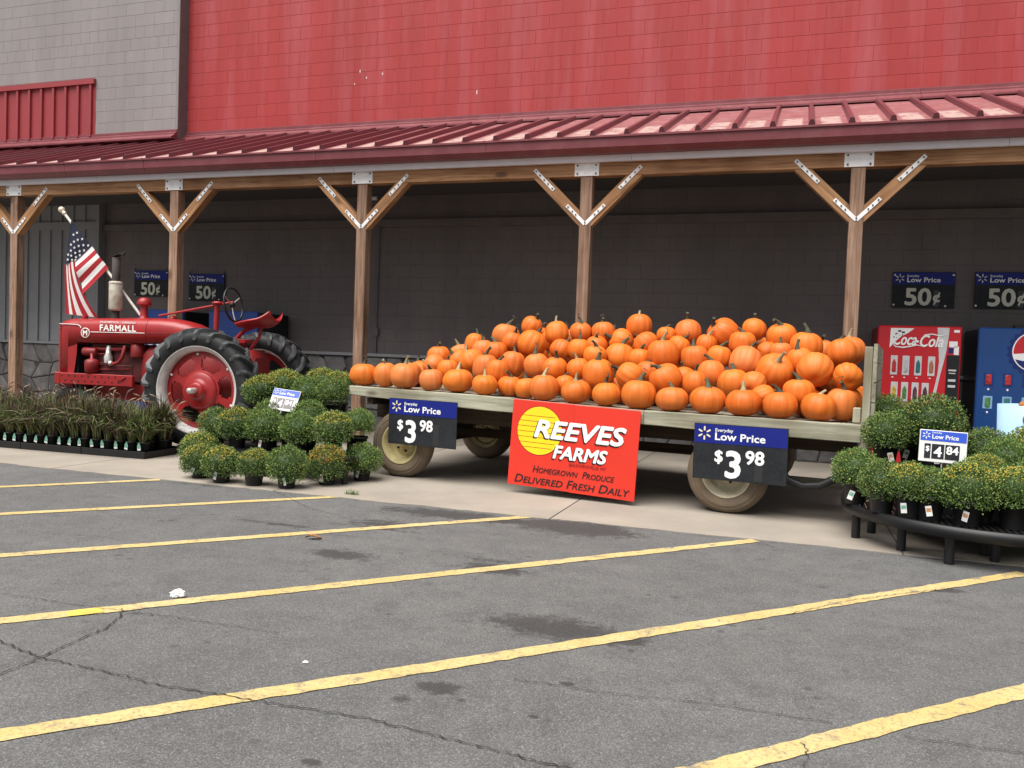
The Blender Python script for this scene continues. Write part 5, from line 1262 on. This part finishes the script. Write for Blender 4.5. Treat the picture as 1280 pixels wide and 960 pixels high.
def mum(loc, hw, hgt, style, label, seed, group, tagged=True):
    r = random.Random(seed)
    t = thing('potted_mum', label, 'potted mum', loc, 0, group)
    put('pot', pot_me, t)
    o = put('crown', r.choice(MUM[style]), t, (0, 0, hgt)); o.scale = (hw * r.uniform(.95, 1.06), hw * r.uniform(.95, 1.06), hw * r.uniform(1.0, 1.1)); o.rotation_euler = (r.uniform(-.08, .08), r.uniform(-.08, .08), r.uniform(0, 6.28))
    if tagged and r.random() < .7:
        g2 = put('plant_tag', r.choice(tag_me), t, (r.uniform(-.05, .05), -.112, .075)); g2.rotation_euler = (r.uniform(-.25, .1), r.uniform(-.4, .4), r.uniform(-.3, .3) - .3)
    return t
def place_mum(px, py, wpx, z, Y, style, label, seed, group, tagged=True):
    """crown centred on pixel at depth Y, pot standing on height z"""
    p = atY(px, py, Y); dep = (p - CO).dot(CF); hw = wpx * dep / FPX / 2
    return mum((p.x, p.y, z), hw * 1.0, p.z - z - .004, style, label, seed, group, tagged)
LG = 'mums on the tiered stand beside the tractor wheel'
gz = .007
# front row, standing on the ground
for k, (px, py, wpx, Y, st, lb) in enumerate([
    (250, 560, 46, 7.06, 'yellow', 'yellow-flecked mum behind the leftmost front-row mum by the tractor tyre'),
    (250, 574, 43, 6.70, 'yellow', 'leftmost yellow-tinged mum of the front ground row by the tractor'),
    (277, 578, 47, 6.58, 'yellow', 'yellow-topped mum second from left in the front ground row'),
    (318, 579, 42, 6.60, 'yellow', 'yellow-budded mum third from left in the front ground row'),
    (359, 581, 49, 6.62, 'green', 'dark green mum fourth from left in the front ground row'),
    (409, 579, 49, 6.98, 'orange', 'orange-blooming mum in the front ground row'),
    (453, 574, 44, 7.38, 'green', 'plain green mum ending the front ground row against the wagon wheel')]):
    place_mum(px, py, wpx, gz, Y, st, lb, 300 + k, LG)
def shelf(name, label, x0, x1, y0, y1, zt, rz=0, loc=(0, 0, 0)):
    t = thing(name, label, 'plant stand', loc, rz, 'black plant stands')
    n = 7
    for k in range(n): MB().box(((x0 + x1) / 2, y0 + (y1 - y0) * (k + .5) / n, zt - .012), (x1 - x0, (y1 - y0) / n * .72, .022)).build('slat', M_POT, t)
    MB().box(((x0 + x1) / 2, y0, zt - .035), (x1 - x0 + .02, .02, .07)).build('front_rail', M_POT, t); MB().box(((x0 + x1) / 2, y1, zt - .035), (x1 - x0 + .02, .02, .07)).build('back_rail', M_POT, t)
    for x in (x0 + .06, (x0 + x1) / 2, x1 - .06):
        for y in (y0 + .06, y1 - .06): MB().tube([(x, y, .006), (x, y, zt - .03)], .03, 10).build('leg', M_POT, t)
    return t
shelf('plant_stand', 'low black plastic stand under the middle row of mums by the tractor', -5.95, -3.98, 7.02, 7.55, .26)
shelf('plant_stand', 'tall black plastic stand under the back row of mums by the tractor', -5.8, -4.45, 7.62, 8.05, .56)
for k, (px, py, wpx, Y, st, lb) in enumerate([
    (338, 520, 44, 7.46, 'green', 'green mum half hidden behind the middle row under the small price sign'),
    (386, 521, 44, 7.46, 'green', 'green mum half hidden behind the middle row right of the small price sign'),
    (271, 529, 42, 7.30, 'green', 'green mum at the left end of the middle row beside the red wheel'),
    (297, 530, 48, 7.18, 'yellow', 'large yellow-topped mum second from left in the middle row'),
    (331, 533, 45, 7.18, 'green', 'green mum third from left in the middle row'),
    (373, 535, 45, 7.18, 'green', 'green mum fourth from left in the middle row'),
    (448, 528, 38, 7.48, 'green', 'shaded green mum below the left corner of the wagon bed'),
    (417, 536, 47, 7.20, 'yellow', 'yellow-flecked mum at the right end of the middle row')]):
    place_mum(px, py, wpx, .26, Y, st, lb, 330 + k, LG)
for k, (px, py, wpx, Y, st, lb) in enumerate([
    (358, 480, 42, 7.93, 'yellow', 'yellow-flecked mum in the back row behind the small price sign'),
    (404, 478, 40, 7.93, 'yellow', 'yellow-topped mum at the rear of the back row left of the wagon bed'),
    (424, 480, 36, 7.88, 'yellow', 'yellow mum at the far right of the back row touching the wagon bed'),
    (327, 488, 43, 7.72, 'yellow', 'round yellow-flecked mum at the left end of the back row'),
    (386, 491, 41, 7.72, 'green', 'green mum in the back row just right of the small price sign'),
    (416, 490, 40, 7.72, 'green', 'green mum in the back row beside the wagon bed corner')]):
    place_mum(px, py, wpx, .56, Y, st, lb, 360 + k, LG)

# ---- round stand at the right
CX, CY, RR = 1.47, 7.14, 1.04
ZT = .275
rsd = thing('plant_stand', 'round black slatted plant stand holding mums in front of the soda machines', 'plant stand', (CX, CY, 0), 0, 'black plant stands')
MB().lathe([(RR - .02, ZT - .085), (RR, ZT - .08), (RR + .012, ZT), (RR - .03, ZT), (RR - .035, ZT - .085)], 72, None, 0, True, True).build('rim', M_POT, rsd)
x = -RR + .05
while x < RR - .04:
    hl = math.sqrt((RR - .03) ** 2 - x * x); MB().box((x, 0, ZT - .012), (.024, 2 * hl, .02)).build('slat', M_POT, rsd); x += .042
for k in range(3): MB().box((0, -.5 + .5 * k, ZT - .05), (1.7, .04, .05)).build('cross_bar', M_POT, rsd)
for (lx, ly) in [(p.x - CX, p.y - CY) for p in (gnd(1069, 673), gnd(1089, 667), gnd(1126, 689), gnd(1186, 705), gnd(1243, 703))] + [(.55, -.75), (.85, -.2), (.75, .5), (.2, .9), (-.5, .75), (0, 0), (-.45, .2), (.45, .1), (-.1, -.45), (.4, -.5)]:
    d_ = math.hypot(lx, ly)
    if d_ > RR - .06: lx, ly = lx * (RR - .06) / d_, ly * (RR - .06) / d_
    MB().tube([(lx, ly, .006), (lx, ly, ZT - .03)], .032, 12).build('leg', M_POT, rsd)
ups = thing('plant_stand', 'small raised black tier carrying the upper mums on the right stand', 'plant stand', (CX, CY, ZT), 0, 'black plant stands')
MB().lathe([(.62, .22), (.64, .22), (.64, .29), (.6, .29)], 48, None, 0, True, True).build('rim', M_POT, ups)
MB().lathe([(.61, .262), (.61, .282)], 40).build('deck', M_POT, ups)
MB().lathe([(.585, .0), (.585, .26)], 40).build('added_dark_drum', M_POT, ups)  # black drum added to give the dark below the upper pots
for k in range(8): MB().tube([(.55 * math.cos(k * .785), .55 * math.sin(k * .785), .0), (.55 * math.cos(k * .785), .55 * math.sin(k * .785), .262)], .028, 10).build('leg', M_POT, ups)
RG = 'mums on the round stand at the right'
ZU = ZT + .282
for k, (px, py, wpx, z, Y, st, lb) in enumerate([
    (1107, 516, 50, ZU, 7.55, 'green', 'rear green mum on the upper tier in front of the red soda machine'),
    (1108, 540, 55, ZU, 7.12, 'green', 'green mum with a loose shoot at the left of the upper tier'),
    (1140, 541, 50, ZU, 7.46, 'green', 'green mum wedged between the left and the widest mums of the upper tier'),
    (1166, 527, 74, ZU, 7.18, 'green', 'widest green mum on the upper tier below the red soda machine'),
    (1233, 562, 56, ZT, 7.35, 'green', 'green mum behind the right front ones below the blue soda machine'),
    (1258, 572, 52, ZT, 7.1, 'green', 'green mum low at the right behind the yellow-topped ones'),
    (1345, 530, 62, ZU, 7.25, 'green', 'green mum on the right of the upper tier past the picture edge'),
    (1300, 600, 60, ZT, 6.55, 'green', 'green mum at the front right of the round stand past the picture edge'),
    (1345, 585, 60, ZT, 6.95, 'yellow', 'yellow-topped mum at the far right of the round stand past the picture edge'),
    (1290, 560, 56, ZT, 7.4, 'yellow', 'yellow-flecked mum cut by the right picture edge'),
    (1070, 586, 54, ZT, 6.86, 'green', 'leftmost green mum on the round stand beside the wagon corner'),
    (1103, 601, 57, ZT, 6.56, 'green', 'green mum second from left along the front of the round stand'),
    (1137, 602, 54, ZT, 6.44, 'yellow', 'yellow-topped mum third from left along the front of the round stand'),
    (1164, 607, 50, ZT, 6.40, 'green', 'smaller green mum wedged below the small four eighty-four sign'),
    (1232, 590, 48, ZT, 6.62, 'yellow', 'yellow mum peeking between the two biggest front mums at right'),
    (1211, 609, 70, ZT, 6.30, 'yellow', 'biggest yellow-topped mum at the front of the round stand'),
    (1269, 611, 62, ZT, 6.34, 'yellow', 'yellow-topped mum at the right end of the front of the round stand')]):
    place_mum(px, py, wpx, z, Y, st, lb, 400 + k, RG)

# ---- small stake signs
def stake_sign(label, c, rz, lean, zb, greyed, roll=0):
    t = thing('stake_sign', label, 'price sign', c, rz, 'small stake price signs'); t.rotation_euler = (lean, roll, rz)
    w_, h_ = .315, .235
    MB().box((0, 0, 0), (w_, .01, h_), bev=.003).build('frame', M_TAG, t)
    MB().box((0, -.006, h_ * .32), (w_ - .012, .002, h_ * .31)).build('header_band', M_SBLUE2, t)
    spark(-w_ * .36, -.0072, h_ * .33, h_ * .12, M_WHITE, t)
    text('Everyday', h_ * .075, -w_ * .24, -.0075, h_ * .40, M_WHITE, t, bold=.01)
    text('Low Price', h_ * .185, -w_ * .245, -.0075, h_ * .235, M_WHITE, t, bold=.022)
    dm_ = M_SDARK if not greyed else M_GREYJ  # left sign has grey number cards in place of charcoal
    for x, ww_ in ((-.32, .13), (-.10, .26), (.20, .30)): MB().box((x * w_, -.006, -h_ * .16), (ww_ * w_, .002, h_ * .46)).build('number_card', dm_, t)
    for s_, sz, x, z in (('$', .22, -.32, -.16), ('4', .44, -.10, -.32), ('84', .34, .20, -.22)): text(s_, sz * h_, x * w_, -.0078, z * h_, M_WHITE if not greyed else M_FASC, t, name='price_figure', bold=.03, align='CENTER')
    MB().tube([(0, .008, -h_ * .2), (0, .008, -h_ / 2 - zb)], .006, 6).build('stake', M_STEEL, t)
    return t
stake_sign('small blue four eighty-four price sign stuck among the mums at right', (1.078, 6.78, .755), -.05, math.radians(-6), .24, False, math.radians(1.5))
stake_sign('small faded blue price sign leaning back among the mums beside the tractor', (-4.985, 7.45, .755), .05, math.radians(-24), .26, True, math.radians(5))

# ================================================================== potted fountain grass
M_BL = [mat('grass_purple', (.060, .026, .030), .6, var=.3, rndv=.15), mat('grass_brown', (.09, .045, .035), .6, var=.3, rndv=.15), mat('grass_green', (.13, .17, .045), .55, var=.3, rndv=.15), mat('grass_olive', (.048, .062, .022), .6, var=.3), mat('grass_straw', (.24, .19, .12), .6, var=.2)]
def grass_mesh(seed, greenish):
    r = random.Random(seed); V = []; F = []; MI = []
    for k in range(330):
        a = r.uniform(0, 6.283); ln = r.uniform(.25, .58); out = r.uniform(.02, .46) * (ln / .55); w0 = r.uniform(.0045, .0095)
        b0 = Vector((r.uniform(-.035, .035), r.uniform(-.035, .035), .15)); dr = Vector((math.cos(a), math.sin(a), 0)); sdv = Vector((-dr.y, dr.x, 0)); sdv = (sdv + Vector((0, 0, r.uniform(-.5, .5)))).normalized()
        mi = r.choices((0, 1, 2, 3, 4), (.20, .20, .22, .32, .06) if not greenish else (.08, .10, .52, .22, .08))[0]
        n = 5; o = len(V)
        for i in range(n + 1):
            t = i / n; p = b0 + dr * (out * t ** 1.8) + Vector((0, 0, ln * (t - .42 * t ** 3 * (out / .3)))); wv = w0 * (1 - t ** 2.2 * .9)
            V += [p - sdv * wv, p + sdv * wv]
        for i in range(n): F.append((o + 2 * i, o + 2 * i + 1, o + 2 * i + 3, o + 2 * i + 2)); MI.append(mi)
    for k in range(3):                                             # feathery seed heads
        a = r.uniform(0, 6.283); d_ = r.uniform(.08, .22); h_ = r.uniform(.52, .70); top = Vector((d_ * math.cos(a), d_ * math.sin(a), h_))
        mb = MB(); mb.tube([(0, 0, .2), top * .7 + Vector((0, 0, .06)), top], .0025, 3, caps=False); e = top + Vector((math.cos(a) * .07, math.sin(a) * .07, .03)); mb.tube([top, top.lerp(e, .5), e], [.003, .009, .002], 5)
        o = len(V); V += [Vector(v) for v in mb.v]; F += [tuple(i + o for i in f) for f in mb.f]; MI += [1 if r.random() < .7 else 4] * len(mb.f)
    me = bpy.data.meshes.new('blades'); me.from_pydata(V, [], F)
    for m_ in M_BL: me.materials.append(m_)
    me.polygons.foreach_set('material_index', MI); me.update(); return me
GR = [grass_mesh(i, False) for i in range(5)]; GRG = [grass_mesh(20 + i, True) for i in range(2)]
spot_me = MB().lathe([(.05, 0), (.066, .15), (.071, .152), (.071, .165), (.06, .165), (.058, .145), (0, .145)], 14).mesh('pot', M_POT)
gtag_me = MB().box((0, 0, 0), (.05, .002, .05)).add([(-.025, -.001, .025), (.025, -.001, .025), (.008, -.001, .06), (-.008, -.001, .06)], [(0, 1, 2, 3)], None, 1).add([(-.024, -.0022, -.004), (.024, -.0022, -.004), (.024, -.0022, .024), (-.024, -.0022, .024)], [(0, 1, 2, 3)], None, 1).mesh('plant_tag', [M_TAG, M_TAGP[1]])
GA = math.atan2(7.417 - 7.327, -6.748 + 8.762)
def gp(s_, d_): o = Vector((-6.748, 7.417, 0)); return o + Vector((math.cos(GA), math.sin(GA), 0)) * s_ + Vector((-math.sin(GA), math.cos(GA), 0)) * d_
for k in range(4):                                                # four flats end to end
    c = gp(-.43 - .86 * k, .34)
    t = thing('nursery_flat', 'black plastic nursery flat under the potted grasses, %s from the tractor wheel' % ordinal(k), 'tray', (c.x, c.y, .006), GA, 'black flats of grass pots')
    MB().box((0, 0, .008), (.852, .66, .014)).build('base', M_POT, t)
    for e in (-1, 1): MB().box((0, e * .328, .04), (.852, .012, .078), bev=.003).build('side_wall', M_POT, t); MB().box((e * .42, 0, .04), (.012, .642, .074), bev=.003).build('end_wall', M_POT, t)
r = random.Random(77); NG = 21
for row in range(4):
    for k in range(NG):
        s_ = -.10 - .157 * k - (.06 if row % 2 else 0); c = gp(s_, .105 + .155 * row)
        px = proj((c.x, c.y, .3))[0]
        if px < -35: continue
        rn = ['front row', 'second row', 'third row', 'back row'][row]
        t = thing('potted_grass', 'potted %s fountain grass, %s from the tractor wheel, %s' % ('green' if (row < 2 and k in (0, 1)) else 'purple', ordinal(k), rn), 'potted grass', (c.x, c.y, .021), r.uniform(0, 6.28), 'potted fountain grasses', 'thing')
        put('pot', spot_me, t)
        o = put('blades', r.choice(GRG if (row < 2 and k in (0, 1)) or r.random() < .08 else GR), t); sc = r.uniform(.80, 1.06); o.scale = (sc, sc, sc * r.uniform(.9, 1.08))
        if row == 0:
            g2 = put('plant_tag', gtag_me, t); rz = t.rotation_euler[2]; g2.matrix_local = Matrix.Rotation(-rz - .1, 4, 'Z') @ Matrix.Translation((r.uniform(-.02, .02), -.076, .10)) @ Matrix.Rotation(r.uniform(-.2, .2), 4, 'Y')

# ================================================================== litter, leaf, weed tuft
def crumple(name, label, cat, at, size, m, seed, flat=.4):
    r = random.Random(seed); bm = bmesh.new(); bmesh.ops.create_icosphere(bm, subdivisions=3, radius=1)
    V = []
    for v in bm.verts:
        k = 1 + .35 * noise.noise(v.co * 2.1 + Vector((seed, 0, 0))) + .18 * noise.noise(v.co * 5 + Vector((0, seed, 0))); V.append((v.co.x * k * size[0], v.co.y * k * size[1], max(-.6, v.co.z * k) * size[2] + size[2] * .6))
    F = [[v.index for v in f.verts] for f in bm.faces]; bm.free()
    o = MB().add(V, F).build(name, m, None, (at.x, at.y, at.z)); o.rotation_euler = (0, 0, .5); return tag(o, label, cat)
crumple('crumpled_napkin', 'crumpled white paper napkin lying beside a yellow parking line', 'litter', gnd(222, 746, .004), (.036, .020, .024), M_WHITE, 4)
M_DRY = mat('dry_leaf', (.30, .14, .055), .7, var=.3, scale=30)
lf = gnd(392, 674, .001); V = []; F = []
for i in range(9):
    t = i / 8; wv = .030 * math.sin(math.pi * t) ** .8 * (1 + .25 * math.sin(t * 21)); z = .006 + .012 * math.sin(t * 4)
    V += [((t - .5) * .11, -wv, z + .012), ((t - .5) * .11, 0, z), ((t - .5) * .11, wv, z + .010)]
for i in range(8):
    a = 3 * i; F += [(a, a + 1, a + 4, a + 3), (a + 1, a + 2, a + 5, a + 4)]
tag(MB().add(V, F, None, 0, True).build('dry_leaf', M_DRY, None, (lf.x, lf.y, .004), .4), 'curled brown dry leaf on the asphalt below the mums', 'leaf')
wt = gnd(440, 619); r = random.Random(2); V = []; F = []
for k in range(60):
    a = r.uniform(0, 6.28); L_ = r.uniform(.03, .075); b0 = Vector((r.uniform(-.06, .06), r.uniform(-.02, .02), 0)); dr = Vector((math.cos(a), math.sin(a), 0)); sv_ = Vector((-dr.y, dr.x, 0)) * .003; o = len(V)
    for t in (0, .5, 1): p = b0 + dr * L_ * .6 * t ** 1.5 + Vector((0, 0, L_ * t * .8)); V += [p - sv_ * (1 - t * .8), p + sv_ * (1 - t * .8)]
    F += [(o, o + 1, o + 3, o + 2), (o + 2, o + 3, o + 5, o + 4)]
tag(MB().add(V, F).build('weed_tuft', M_LEAF[1], None, (wt.x, wt.y, .004)), 'small green weed tuft growing at the concrete edge', 'weed')
sc_ = gnd(382, 828, .001); crumple('paper_scrap', 'tiny white paper scrap on the bare asphalt', 'litter', Vector((sc_.x, sc_.y, .001)), (.012, .008, .004), M_WHITE, 9)

# ================================================================== fittings on the dark wall
lp = atY(468, 243, 11.9)
wl_ = thing('wall_lamp', 'small white cylinder lamp high on the dark wall behind the timber post', 'lamp', (lp.x, 11.9, lp.z))
MB().lathe([(.0, -.09), (.045, -.09), (.05, -.07), (.05, .08), (.03, .10), (0, .10)], 16).build('shade', M_TAG, wl_)
MB().box((0, .05, .06), (.09, .1, .09), bev=.006).build('bracket', M_SEDGE, wl_)
cd_ = thing('wall_conduit', 'thin grey electrical conduit running down the dark wall below the white lamp', 'conduit', (lp.x + .06, 11.985, 1.25))
MB().tube([(0, 0, 0), (0, 0, lp.z - 1.35)], .013, 8).build('pipe', M_DARK, cd_)
MB().box((0, -.01, .35), (.09, .05, .13), bev=.006).build('junction_box', M_DARK, cd_)
